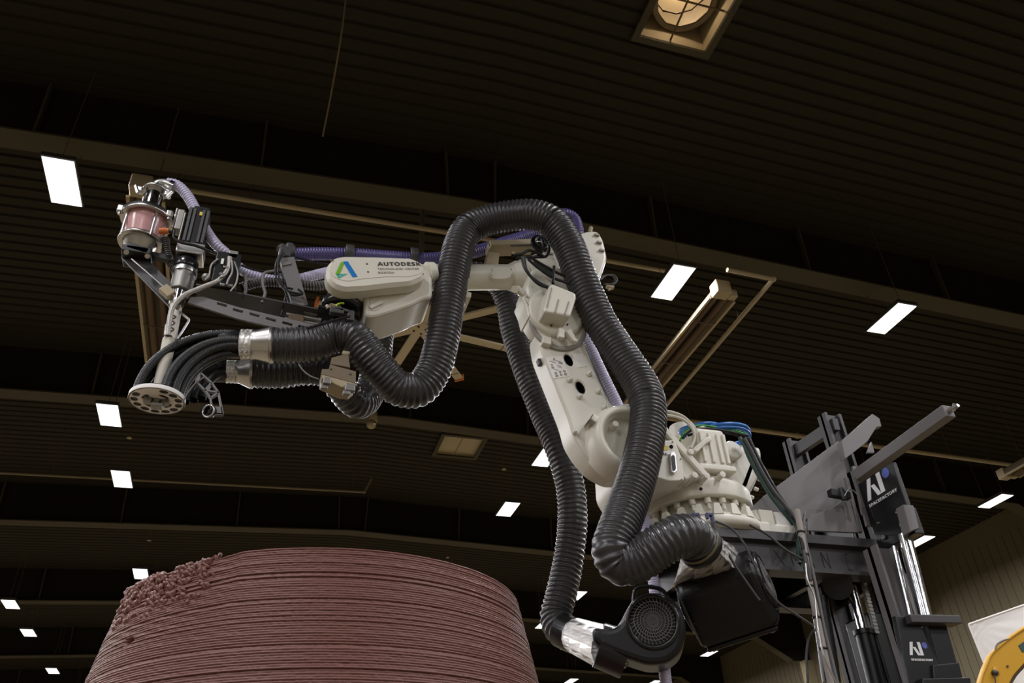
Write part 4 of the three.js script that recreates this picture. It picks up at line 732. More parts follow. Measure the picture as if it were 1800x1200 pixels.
single('duct_strap', 'thin black strap line from the tool flange along the near duct', 'strap', tube([[0.115, 4.914, -4.7], [0.244, 4.984, -4.7], [0.339, 5.04, -4.7], [0.397, 5.065, -4.7]], 0.009, 20, 6), M.black);
// bracket and cabling above the elbow
{
  const t = thing('conduit_bracket', 'bare metal bracket with lime strip above the forearm', 'bracket', [1.579, 6.029, -5]);
  part(t, 'top_plate', bar([1.534, 6.198, -5], [1.941, 6.304, -5], 0.16, 0.05), M.tan);
  part(t, 'lime_strip', bar([1.523, 6.206, -4.96], [1.918, 6.311, -4.96], 0.02, 0.02), M.lime);
  part(t, 'leg', extr([[1.518, 6.12], [1.618, 6.128], [1.603, 5.987], [1.488, 5.97]], -5.05, -4.95, 0.004), M.tan);
  part(t, 'slot', bar([1.712, 6.195, -4.915], [1.899, 6.241, -4.915], 0.006, 0.012), M.ink);
  const b = thing('cable_bundle', 'tangle of black cables looping over the elbow housing', 'cable', [1.881, 6.081, -4.8]);
  part(b, 'pulley', new THREE.TorusGeometry(0.06, 0.028, 10, 24).translate(...[1.946, 6.189, -4.82]), M.black);
  for (const q of [[[1.607, 5.806, -4.6], [1.694, 5.836, -4.6], [1.754, 5.884, -4.6], [1.825, 5.869, -4.6], [1.886, 5.84, -4.6]], [[1.637, 5.805, -4.62], [1.733, 5.825, -4.62], [1.831, 5.857, -4.62], [1.887, 5.96, -4.62], [1.879, 6.051, -4.62]], [[1.684, 5.781, -4.58], [1.697, 5.679, -4.58], [1.753, 5.586, -4.58], [1.874, 5.518, -4.58], [1.936, 5.518, -4.58]], [[1.728, 5.764, -4.57], [1.803, 5.692, -4.57], [1.925, 5.611, -4.57], [2.056, 5.579, -4.57], [2.112, 5.567, -4.57]], [[1.756, 5.804, -4.59], [1.861, 5.743, -4.59], [2, 5.677, -4.59], [2.119, 5.653, -4.59]], [[1.704, 5.785, -4.58], [1.715, 5.653, -4.58], [1.796, 5.537, -4.58], [1.911, 5.502, -4.58]], [[1.894, 6.054, -4.62], [1.937, 5.971, -4.62], [1.905, 5.872, -4.62], [1.806, 5.84, -4.62]], [[1.936, 5.714, -4.55], [1.921, 5.583, -4.55], [1.912, 5.536, -4.55]]]) part(b, 'cable', tube(q, 0.012, 40, 7), M.black);
  part(b, 'green_strip', bar([1.793, 5.79, -4.62], [1.949, 5.691, -4.62], 0.02, 0.05, [0, 0, 1]), M.teal);
  part(b, 'brass_gland', cyl([1.611, 5.813, -4.58], [1.601, 5.778, -4.54], 0.012, 0.012, 10), M.tan);
  const r = thing('cable_loop', 'small grey cable loop with brass plugs sticking out beside the arm motor', 'cable', [2.646, 6.067, -5]);
  for (const k of [0, 1, 2]) part(r, 'loop', tube([[2.535, 6.046, -5], [2.597, 6.11, -5], [2.675, 6.125, -5], [2.697, 6.077, -5], [2.652, 6.023, -5], [2.574, 6.009, -5]].map((p) => [p[0], p[1] - 0.015 * k, p[2] + 0.02 * k]), 0.007, 40, 6), M.darkGrey);
  part(r, 'plug', [cyl([2.594, 5.971, -4.98], [2.657, 5.964, -4.98], 0.02, 0.02, 10), cyl([2.611, 5.936, -4.98], [2.66, 5.984, -4.98], 0.012, 0.012, 8)], M.tan);
}
// hoses and cables over the turret
{
  const t = thing('blue_hose_coil', 'coil of blue hose lying on top of the turret motor', 'hose', [3.276, 4.459, -4.75]);
  const c = [3.286, 4.472, -4.8];
  for (const [rx, rz, dy, dx] of [[0.24, 0.16, 0, 0], [0.23, 0.17, 0.025, 0.01], [0.15, 0.13, 0.03, -0.17]]) {
    const q = []; for (let k = 0; k < 16; k++) { const a = k / 16 * Math.PI * 2; q.push([c[0] + dx + rx * Math.cos(a), c[1] + dy + 0.012 * Math.sin(a * 2), c[2] + rz * Math.sin(a)]); }
    part(t, 'hose_turn', tube(q, 0.017, 80, 8, true), M.blue);
  }
  const s = thing('turret_cables', 'black, teal and green cables draped from the turret down to the platform', 'cable', [3.427, 4.231, -4.6]);
  for (const [q, m, r] of [
    [[[2.835, 4.311, -4.65], [2.899, 4.403, -4.65], [3.004, 4.458, -4.65], [3.149, 4.465, -4.65], [3.315, 4.45, -4.65], [3.419, 4.433, -4.65]], M.green, 0.008], [[[2.857, 4.332, -4.64], [2.941, 4.407, -4.64], [3.09, 4.439, -4.64], [3.257, 4.433, -4.64], [3.423, 4.413, -4.64]], M.black, 0.01], [[[2.921, 4.373, -4.66], [3.075, 4.433, -4.66], [3.292, 4.429, -4.66], [3.446, 4.397, -4.66]], M.black, 0.01],
    [[[3.316, 4.371, -4.6], [3.35, 4.27, -4.6], [3.391, 4.126, -4.6], [3.446, 3.968, -4.6], [3.521, 3.825, -4.6], [3.604, 3.72, -4.6], [3.492, 3.481, -4.45], [3.455, 3.274, -4.42]], M.teal, 0.014], [[[3.339, 4.353, -4.58], [3.373, 4.253, -4.58], [3.418, 4.091, -4.58], [3.482, 3.936, -4.58], [3.554, 3.819, -4.58], [3.612, 3.695, -4.58], [3.48, 3.449, -4.42], [3.454, 3.229, -4.4]], M.darkGrey, 0.016], [[[3.346, 4.365, -4.62], [3.363, 4.235, -4.62], [3.41, 4.078, -4.62], [3.469, 3.935, -4.62], [3.546, 3.801, -4.62], [3.6, 3.676, -4.62], [3.425, 3.348, -4.42]], M.teal, 0.012], [[[3.386, 4.364, -4.59], [3.42, 4.225, -4.59], [3.472, 4.056, -4.59], [3.528, 3.909, -4.59], [3.593, 3.771, -4.59], [3.486, 3.529, -4.42], [3.475, 3.371, -4.42]], M.black, 0.015]])
    part(s, 'cable', tube(q, r, 60, 7), m);
  const w = thing('white_cables', 'pair of off-white cables arching from behind the duct over the turret', 'cable', [2.886, 4.419, -4.62]);
  for (const q of [[[2.649, 4.525, -4.62], [2.79, 4.533, -4.62], [2.9, 4.493, -4.62], [2.949, 4.402, -4.62], [2.925, 4.305, -4.62], [2.863, 4.22, -4.62]], [[2.631, 4.473, -4.6], [2.749, 4.487, -4.6], [2.862, 4.467, -4.6], [2.924, 4.403, -4.6], [2.933, 4.328, -4.6], [2.882, 4.23, -4.6]], [[2.609, 4.502, -4.64], [2.752, 4.525, -4.64], [2.881, 4.511, -4.64], [2.971, 4.439, -4.64], [2.973, 4.354, -4.64]]]) part(w, 'cable', tube(q, 0.011, 50, 7), M.whiteDull);
}

// ---------- forklift holding the platform ----------
{
  const Y0 = 3.62, fk = thing('forklift', 'black forklift mast raised high with the robot platform on its carriage', 'forklift', [4.5, 0, -4.9]);
  const K = M.black, G = M.darkGrey;
  // platform: plate on two I-beams
  const zN = -4.55, zFar = -5.45, xl = 2.55, xr = 4.32;
  part(fk, 'platform_plate', slab(xl, xr, Y0 - 0.03, Y0 - 0.002, zFar, zN), G);
  for (const [z, s] of [[zN, -1], [zFar, 1]]) {
    const b = part(fk, 'platform_beam', [slab(xl, xr, Y0 - 0.065, Y0 - 0.03, z - (s < 0 ? 0.14 : 0), z + (s < 0 ? 0 : 0.14)), slab(xl + 0.3, xr, Y0 - 0.25, Y0 - 0.06, z + s * 0.06 - 0.008, z + s * 0.06 + 0.008), slab(xl + 0.32, xr, Y0 - 0.275, Y0 - 0.25, z - (s < 0 ? 0.14 : 0), z + (s < 0 ? 0 : 0.14))], G);
    if (s < 0) {
      // chalk marks on the web
      const mk = []; const seg = (a, c) => mk.push(bar(a, c, 0.006, 0.004, [0, 0, 1]));
      const q = (x, y) => [x, y, z - 0.05];
      let x = 3.38; const y0 = Y0 - 0.22, h = 0.11;
      seg(q(x, y0 + h), q(x + 0.06, y0)); x += 0.13;
      seg(q(x, y0), q(x, y0 + h)); seg(q(x, y0 + h), q(x + 0.03, y0 + 0.04)); seg(q(x + 0.03, y0 + 0.04), q(x + 0.06, y0 + h)); seg(q(x + 0.06, y0 + h), q(x + 0.06, y0)); x += 0.11;
      seg(q(x, y0), q(x + 0.03, y0 + h)); seg(q(x + 0.03, y0 + h), q(x + 0.06, y0)); seg(q(x + 0.012, y0 + 0.04), q(x + 0.048, y0 + 0.04)); x += 0.14;
      seg(q(x, y0), q(x, y0 + h)); seg(q(x, y0 + h), q(x + 0.05, y0)); seg(q(x + 0.05, y0), q(x + 0.05, y0 + h)); x += 0.2;
      seg(q(x, y0), q(x, y0 + h)); seg(q(x, y0 + h), q(x + 0.03, y0 + h)); seg(q(x, y0), q(x + 0.03, y0));
      for (const g of mk) part(fk, 'chalk_stroke', g, M.ink, b);
    }
  }
  for (const x of [2.9, 3.4, 3.9]) part(fk, 'cross_member', slab(x - 0.03, x + 0.03, Y0 - 0.22, Y0 - 0.03, zFar + 0.06, zN - 0.06), K);
  part(fk, 'white_box', slab(3.334, 3.446, Y0, 3.799, -4.85, -4.6, 0.006), M.whiteDull);
  part(fk, 'white_box', slab(3.471, 3.604, Y0, 3.8, -4.85, -4.62, 0.006), M.paper);
  // gussets from platform to back plate
  part(fk, 'gusset', extr([[3.306, 3.825], [3.468, 3.948], [4.266, 4.477], [4.268, 4.387], [4.228, 4.017], [3.826, 3.787], [3.39, 3.754]], -4.68, -4.66, 0.003), M.grey);
  part(fk, 'gusset', extr([[3.691, 3.723], [3.722, 3.764], [3.916, 3.831], [4.147, 3.966], [4.132, 3.665], [3.669, 3.649]], -4.58, -4.56, 0.003), M.grey);
  part(fk, 'back_plate', slab(4.30, 4.36, 3.35, 4.222, -5.25, -4.68), K);
  // mast: two nested uprights on each side
  const top = 4.75;
  for (const z of [-4.74, -5.25]) {
    const s = z > -4.9 ? 1 : -1, ch = (x0, x1, y1, zc, w) => [slab(x0, x1, 0.1, y1, zc - 0.012, zc + 0.012), slab(x0, x0 + 0.025, 0.1, y1, zc - w, zc + w), slab(x1 - 0.025, x1, 0.1, y1, zc - w, zc + w)];
    part(fk, 'inner_upright', ch(4.24, 4.40, top + (s < 0 ? 0.03 : 0), z, 0.05), G);
    part(fk, 'middle_upright', ch(4.37, 4.56, 3.42, z + 0.07 * s, 0.045), G);
  }
  // strips down the front of the near upright
  for (const [a, b] of [[[4.135, 4.094, -4.56], [4.114, 3.668, -4.56]], [[4.209, 4.101, -4.54], [4.181, 3.708, -4.54]], [[4.227, 4.192, -4.55], [4.182, 3.799, -4.55]]]) part(fk, 'wear_strip', bar(a, b, 0.03, 0.02, [0, 0, 1]), M.grey);
  // free-lift cylinder, chain and hose in the middle
  part(fk, 'free_lift_rod', cyl([4.06, 3.011, -4.75], [4.068, 3.335, -4.75], 0.035, 0.035, 20), M.chrome);
  part(fk, 'free_lift_cylinder', [cyl([4.044, 2.632, -4.75], [4.06, 3.011, -4.75], 0.06, 0.06, 24), cyl([4.059, 2.995, -4.75], [4.061, 3.026, -4.75], 0.07, 0.07, 24)], K);
  const ch = []; const c0 = V([4.155, 3.429, -4.72]), c1 = V([4.134, 3.005, -4.72]); for (let k = 0; k < 34; k++) { const p = c0.clone().lerp(c1, k / 33); ch.push(box([p.x, p.y, p.z], [0.032, 0.013, 0.02 + 0.012 * (k % 2)], 0, [0, 0, 0.1])); }
  part(fk, 'lift_chain', ch, M.steelGrey);
  part(fk, 'chain_wire', cyl([4.028, 3.876, -4.52], [4.138, 3.398, -4.68], 0.006, 0.006, 6), M.steelGrey);
  part(fk, 'hose_reel', [cyl([3.874, 3.305, -4.66], [4.04, 3.378, -4.86], 0.1, 0.1, 28), cyl([3.73, 2.69, -4.8], [3.807, 3.258, -4.8], 0.06, 0.06, 20)], K);
  part(fk, 'column_cover', slab(4.12, 4.26, 0.3, 3.15, -5.0, -4.72, 0.02), K);
  // near-side upright and its polished lift rod
  const XP = 4.2;
  part(fk, 'near_upright', [slab(4.031, 4.188, 0.1, 3.498, -4.45, -4.42), slab(4.031, 4.031 + 0.02, 0.1, 3.498, -4.5, -4.36), slab(4.188, 4.188 + 0.03, 0.1, 3.498, -4.5, -4.38)], M.grey);
  part(fk, 'lift_rod', cyl([4.139, 2.957, -4.25], [4.196, 3.532, -4.25], 0.045, 0.045, 28), M.chrome);
  part(fk, 'lift_rod', cyl([4.126, 2.988, -4.36], [4.184, 3.492, -4.36], 0.02, 0.02, 16), M.chrome);
  // carriage plate faces along the platform, its width running in depth
  const pl = part(fk, 'carriage_plate', slab(XP, XP + 0.04, 3.635, 4.037, -4.538, -4.148, 0.006), K);
  part(fk, 'carriage_lower_plate', slab(XP - 0.02, XP + 0.06, 3.502, 3.69, -4.507, -4.137, 0.006), K);
  part(fk, 'carriage_side', extr([[4.146, 3.697], [4.23, 3.696], [4.211, 3.531], [4.125, 3.501]], -4.2, -4.12, 0.006), M.grey);
  for (const p of [[4.195, 3.692, -4.236], [4.195, 3.686, -4.44], [4.175, 3.592, -4.218], [4.175, 3.578, -4.416]]) part(fk, 'socket_screw', lathe([[0.016, 0], [0.016, 0.012], [0.008, 0.014], [0.007, 0.004], [0, 0.004]], p, [-1, 0, 0], 16), M.steelGrey, pl);
  // emblem and word on the plate: reading runs from far to near
  const R0 = [4.197, 3.826, -4.486], R1 = [4.197, 3.83, -4.184], wid = Math.abs(R1[2] - R0[2]);
  const shapeYZ = (pts) => put(new THREE.ExtrudeGeometry(shapeOf(pts), { depth: 0.002, bevelEnabled: false }), [XP - 0.0005, R0[1], R0[2]], [0, 0, 1], [0, 1, 0]);
  const emblem = (w, mk) => {   // drawn in a box of width w
    const k = w / 10;
    return [[[0, 1.7], [1.3, 1.7], [3.2, 6.6], [1.8, 6.6]], [[2.5, 4.7], [3.7, 4.7], [5.1, 1.7], [3.8, 1.7]], [[5.1, 6.6], [6.5, 6.6], [6.5, 1.7], [5.1, 1.7]]].map((p) => mk(p.map(([a, b]) => [a * k, b * k])));
  };
  for (const g of emblem(wid, shapeYZ)) part(fk, 'emblem_stroke', g, M.print, pl);
  part(fk, 'emblem_dot', shapeYZ(Array.from({ length: 24 }, (_, i) => { const a = i / 24 * Math.PI * 2; return [wid * (0.83 + 0.12 * Math.cos(a)), wid * (0.545 + 0.12 * Math.sin(a))]; })), M.dot, pl);
  const wide = (g, w) => { g.computeBoundingBox(); const b = g.boundingBox; g.translate(-b.min.x, 0, 0); g.scale(w / (b.max.x - b.min.x), 1, 1); return g; };
  part(fk, 'plate_lettering', put(wide(letters('SPACEFACTORY', 0.022, font, 0.002), wid), [XP - 0.0005, R0[1] + 0.005, R0[2]], [0, 0, 1], [0, 1, 0]), M.print, pl);
  // long cross bars of the carriage
  part(fk, 'load_bar', bar([4.24, 4.114, -4.562], [4.24, 4.132, -3.575], 0.08, 0.085, [0, 1, 0], 0.006), M.grey);
  part(fk, 'bar_pin', [cyl([4.24, 4.13, -3.587], [4.24, 4.129, -3.493], 0.02, 0.012, 12), cyl([4.24, 4.114, -3.543], [4.24, 4.153, -3.513], 0.012, 0.012, 10)], M.steel);
  part(fk, 'cross_bar', extr([[4.144, 4.376], [4.533, 4.663], [4.585, 4.627], [4.58, 4.555], [4.528, 4.543], [4.39, 4.398], [4.13, 4.225]], -4.56, -4.5, 0.004), M.grey);
  part(fk, 'cross_bar', bar([4.3, 4.677, -5.319], [4.3, 4.633, -4.667], 0.05, 0.10), G);
  part(fk, 'grab_tab', extr([[4.163, 4.181], [4.232, 4.277], [4.225, 4.187]], -4.32, -4.3), M.grey);
  part(fk, 'pin_bracket', [bar([3.894, 3.927, -4.5], [4.056, 3.914, -4.5], 0.05, 0.05, [0, 0, 1]), cyl([3.989, 3.962, -4.48], [3.989, 3.873, -4.48], 0.02, 0.02, 10)], K);
  part(fk, 'wire_loop', tube([[3.971, 3.885, -4.45], [4.029, 3.943, -4.45], [4.067, 3.938, -4.45], [4.087, 3.913, -4.45]], 0.004, 16, 5), M.steel);
  // near mast side: stage plate with small emblem
  const sp = part(fk, 'stage_plate', extr([[3.863, 2.961], [4.031, 2.967], [4.091, 2.535], [3.805, 2.531]], -4.24, -4.20, 0.006), K);
  part(fk, 'stage_bracket', [bar([3.931, 2.935, -4.2], [4.322, 2.943, -4.2], 0.05, 0.10, [0, 0, 1], 0.006)], G);
  part(fk, 'stage_block', [extr([[4.116, 2.919], [4.26, 2.925], [4.238, 2.674], [4.101, 2.678]], -4.4, -4.22, 0.006), extr([[4.011, 2.667], [4.216, 2.685], [4.203, 2.578], [3.986, 2.588]], -4.35, -4.18, 0.006), extr([[3.864, 2.577], [4.223, 2.59], [4.189, 2.461], [3.827, 2.456]], -4.35, -4.14, 0.006)], K);
  const q0 = [3.879, 2.728, -4.2], q1 = [4.04, 2.725, -4.2], w2 = q1[0] - q0[0];
  const flatS = (pts) => put(new THREE.ExtrudeGeometry(shapeOf(pts), { depth: 0.002, bevelEnabled: false }), [q0[0], q0[1] - 0.03, -4.2], [1, 0, 0], [0, 1, 0]);
  for (const g of emblem(w2, flatS)) part(fk, 'small_emblem_stroke', g, M.print, sp);
  part(fk, 'small_emblem_dot', flatS(Array.from({ length: 20 }, (_, i) => { const a = i / 20 * Math.PI * 2; return [w2 * (0.83 + 0.12 * Math.cos(a)), w2 * (0.545 + 0.12 * Math.sin(a))]; })), M.dot, sp);
  part(fk, 'small_lettering', put(wide(letters('SPACEFACTORY', 0.012, font, 0.002), w2), [q0[0], q0[1] - 0.035, -4.2], [1, 0, 0], [0, 1, 0]), M.print, sp);
  // truck body low down, under the frame of view
  part(fk, 'truck_body', [slab(4.9, 6.6, 0.35, 1.25, -5.5, -4.3, 0.06), slab(4.8, 5.0, 0.3, 2.0, -5.45, -4.4, 0.03)], K);
  for (const [x, z] of [[5.0, -4.3], [5.0, -5.5], [6.3, -4.3], [6.3, -5.5]]) part(fk, 'wheel', cyl([x, 0.34, z - 0.12], [x, 0.34, z + 0.12], 0.34, 0.34, 28), K);
  // clips on the platform edge
  for (const p of [[2.777, 3.622, -4.5], [2.881, 3.63, -4.5]]) part(fk, 'cable_clip', [box([p[0], p[1] + 0.02, p[2]], [0.02, 0.07, 0.03], 0.004), box([p[0] - 0.02, p[1] + 0.05, p[2]], [0.05, 0.02, 0.03], 0.004), box([p[0] - 0.035, p[1] + 0.035, p[2]], [0.015, 0.03, 0.03], 0.003)], M.navy);
}
// cable trunk strapped to the mast
{
  const t = thing('wrapped_cable', 'pale wrapped cable trunk tied down the front of the forklift mast', 'cable', [3.541, 3.73, -4.45]);
  const q = [[3.513, 3.732, -4.42], [3.498, 3.57, -4.42], [3.482, 3.41, -4.42], [3.459, 3.198, -4.42], [3.449, 2.997, -4.42], [3.436, 2.805, -4.42], [3.429, 2.637, -4.42], [3.417, 2.475, -4.42]];
  part(t, 'wrapped_trunk', tube(q, 0.021, 60, 12), std(lin(0.34, 0.31, 0.28), 0.8));
  part(t, 'trunk_cable', tube([[3.586, 3.725, -4.43], [3.53, 3.597, -4.43], [3.519, 3.377, -4.43], [3.508, 3.167, -4.43], [3.489, 2.913, -4.43], [3.485, 2.69, -4.43], [3.476, 2.51, -4.43]], 0.012, 60, 8), M.grey);
  part(t, 'trunk_cable', tube([[3.503, 3.36, -4.44], [3.467, 3.094, -4.44], [3.486, 2.88, -4.44], [3.483, 2.609, -4.44]], 0.01, 50, 7), M.darkGrey);
  part(t, 'thin_wire', tube([[3.438, 3.335, -4.38], [3.421, 3.221, -4.38], [3.44, 3.111, -4.38], [3.413, 2.967, -4.38], [3.398, 2.76, -4.38], [3.436, 2.595, -4.38]], 0.006, 50, 6), M.steel);
  for (const i of [1, 2, 3, 4, 5]) { const a = V(q[i]), d = V(q[i + 1]).sub(a).normalize(); part(t, 'cable_tie', lathe([[0.022, -0.006], [0.027, -0.006], [0.027, 0.006], [0.022, 0.006]], a.toArray(), d.toArray(), 16), M.black); }
}
for (const [q, l] of [[[[2.797, 3.564, -4.38], [2.839, 3.451, -4.38], [2.897, 3.304, -4.38], [2.954, 3.197, -4.38], [3.026, 3.075, -4.38]], 'thin grey cable drooping from the left platform clip past the blower'], [[[2.839, 3.59, -4.4], [2.944, 3.551, -4.4], [3.018, 3.451, -4.4], [3.058, 3.32, -4.4], [3.105, 3.174, -4.4], [3.18, 3.07, -4.4], [3.286, 3.003, -4.4], [3.392, 2.936, -4.4]], 'black cable sweeping from the platform edge behind the upper blower to the trunk'], [[[3.107, 3.594, -4.42], [3.231, 3.531, -4.42], [3.337, 3.44, -4.42], [3.471, 3.37, -4.42]], 'thin grey cable crossing the chalk-marked beam'], [[[3.323, 2.619, -4.5], [3.365, 2.788, -4.5], [3.431, 2.912, -4.5], [3.512, 2.968, -4.5]], 'black cable looping below the trunk in front of the tan wall']])
  single('power_cable', l, 'cable', tube(q, 0.008, 50, 6), M.darkGrey);

// ---------- air mover blowers ----------
function blower(name, label, P, ax, up, size, outline, W) {
  // local frame: z = fan axis, y = up in the housing; built then turned into place
  const t = thing(name, label, 'blower', P);
  const z = V(ax).normalize(), x = V(up).cross(z).normalize(), y = z.clone().cross(x);
  const Mx = new THREE.Matrix4().makeBasis(x, y, z).setPosition(...P);
  const loc = (g) => g.applyMatrix4(Mx);
  const R = size;
  part(t, 'housing', loc(extr(outline.map(([a, b]) => [a * R, b * R]), -W / 2, W / 2, R * 0.22, R * 0.25, [], 5)), M.black);
  for (const s of [1, -1]) {
    const rim = part(t, 'inlet_rim', loc(lathe([[R * 0.74, W / 2 - 0.03], [R * 0.95, W / 2 - 0.01], [R * 0.93, W / 2 + 0.012], [R * 0.80, W / 2 + 0.02], [R * 0.75, W / 2 - 0.005], [R * 0.75, W / 2 - 0.03]].map(([r, h]) => [r, h]), [0, 0, 0], [0, 0, s], 48)), M.blackGloss);
    part(t, 'rotor_disc', loc(lathe([[0, W / 2 - 0.06], [R * 0.75, W / 2 - 0.06], [R * 0.75, W / 2 - 0.07], [0, W / 2 - 0.07]], [0, 0, 0], [0, 0, s], 32)), M.darkGrey, rim);
    const h = s * (W / 2 + 0.012), ribs = [], rings = [];
    for (let k = 0; k < 36; k++) { const a = k / 36 * Math.PI * 2, b = a + 0.35; ribs.push(tube([[R * 0.13 * Math.cos(a), R * 0.13 * Math.sin(a), h + s * 0.012], [R * 0.45 * Math.cos(a + 0.12), R * 0.45 * Math.sin(a + 0.12), h + s * 0.008], [R * 0.77 * Math.cos(b), R * 0.77 * Math.sin(b), h]], 0.0022, 8, 4)); }
    for (const r of [0.2, 0.31, 0.42, 0.53, 0.64]) rings.push(new THREE.TorusGeometry(R * r, 0.0022, 4, 40).translate(0, 0, h + s * 0.009));
    part(t, 'guard_spokes', loc(join(ribs)), M.grey, rim);
    part(t, 'guard_rings', loc(join(rings)), M.grey, rim);
    part(t, 'guard_hub', loc(cyl([0, 0, h - s * 0.01], [0, 0, h + s * 0.018], R * 0.14, R * 0.13, 24)), M.darkGrey, rim);
  }
  return { t, loc, R, W };
}
{ // lower blower, grille to the viewer
  const P = [2.456, 2.996, -4.76];
  const b = blower('air_blower', 'round black blower with a spoked grille at the end of the far duct', P, [-0.42, -0.06, 0.9], [0.1, 1, 0.1], 0.18,
    [[-1.0, 0.2], [-0.7, 0.75], [-0.1, 1.04], [0.55, 0.95], [1.04, 0.45], [1.15, -0.25], [0.95, -0.95], [0.45, -1.35], [-0.2, -1.42], [-0.85, -1.25], [-1.5, -1.05], [-2.05, -0.8], [-2.1, -0.25], [-1.55, -0.3], [-1.2, -0.2]], 0.34);
  part(b.t, 'handle', b.loc(tube([[-0.12, 0.15, -0.05], [-0.1, 0.25, -0.05], [0.06, 0.25, -0.05], [0.12, 0.17, -0.05]], 0.014, 24, 8)), M.black);
  part(b.t, 'foil_adapter', cyl([2.204, 2.874, -4.86], [2.271, 3.163, -5.613], 0.14, 0.124, 14), M.foil);
  part(b.t, 'tape_strip', cyl([2.284, 2.844, -4.84], [2.123, 2.908, -4.88], 0.15, 0.14, 14), M.blackGloss);
}
{ // upper blower, underside to the viewer
  const P = [3.017, 3.224, -4.72];
  const b = blower('air_blower', 'large black boxy blower under the platform with a shiny foil adapter', P, [0.68, 0.13, 0.70], [-0.5, 0.85, 0.3], 0.205,
    [[-0.98, 0.7], [-0.5, 1.0], [0.5, 1.0], [0.98, 0.6], [1.05, -0.4], [0.98, -1.12], [0.5, -1.24], [-0.6, -1.24], [-1.0, -1.1], [-1.05, 0.0]], 0.54);
  part(b.t, 'skid_plate', b.loc(slab(-0.18, 0.18, -0.272, -0.24, -0.24, 0.24, 0.015)), M.black);
  part(b.t, 'body_seam', b.loc(slab(-0.212, -0.2, -0.06, -0.05, -0.24, 0.24)), M.ink);
  part(b.t, 'white_tag', b.loc(box([-0.06, -0.274, -0.05], [0.03, 0.004, 0.045])), M.paper);
  for (const s of [-1, 1]) part(b.t, 'foot_screw', b.loc(cyl([-0.14, -0.282, s * 0.2], [-0.14, -0.26, s * 0.2], 0.014, 0.014, 12)), M.steelGrey);
  // foil adapter: square mouth to round duct
  const m = [2.75, 3.372, -4.6], c = nearPath[nearPath.length - 1], cd = V(nearPath[nearPath.length - 1]).sub(V(nearPath[nearPath.length - 2])).normalize();
  const sq = [[2.689, 3.291, -4.85], [2.986, 3.302, -4.5], [3.114, 3.495, -4.62], [2.893, 3.541, -5]];
  const n = 40, NRW = 9, pos = [], idx = [], uv = [];
  const u1 = new THREE.Vector3(0, 0, 1).cross(cd).normalize(), v1 = cd.clone().cross(u1);
  const cen = sq.reduce((a, p) => a.add(V(p)), new THREE.Vector3()).multiplyScalar(0.25);
  for (let r = 0; r <= NRW; r++) for (let k = 0; k <= n; k++) {
    const f = r / NRW, a = k / n * 4, i = Math.floor(a) % 4, w = a - Math.floor(a), S = V(sq[i]).lerp(V(sq[(i + 1) % 4]), w);
    const d = S.clone().sub(cen), an = Math.atan2(d.dot(v1), d.dot(u1));
    const C = V(c).addScaledVector(u1, 0.128 * Math.cos(an)).addScaledVector(v1, 0.128 * Math.sin(an));
    const q = C.lerp(S, f); const e = (r > 0 && r < NRW ? 1 : 0), kk = k % n; pos.push(q.x + e * 0.004 * Math.sin(kk * 5.3 + r * 2.1), q.y + e * 0.004 * Math.sin(kk * 3.1 + r * 4.3), q.z + e * 0.004 * Math.sin(kk * 4.7 + r * 1.3)); uv.push(k / n, f);
  }
  for (let r = 0; r < NRW; r++) for (let k = 0; k < n; k++) { const a = r * (n + 1) + k, e = a + n + 1; idx.push(a, e, a + 1, a + 1, e, e + 1); }
  const gi = new THREE.BufferGeometry(); gi.setAttribute('position', new THREE.Float32BufferAttribute(pos, 3)); gi.setAttribute('uv', new THREE.Float32BufferAttribute(uv, 2)); gi.setIndex(idx);
  const g = flat(gi);
  part(b.t, 'foil_adapter', g, M.foil);
}

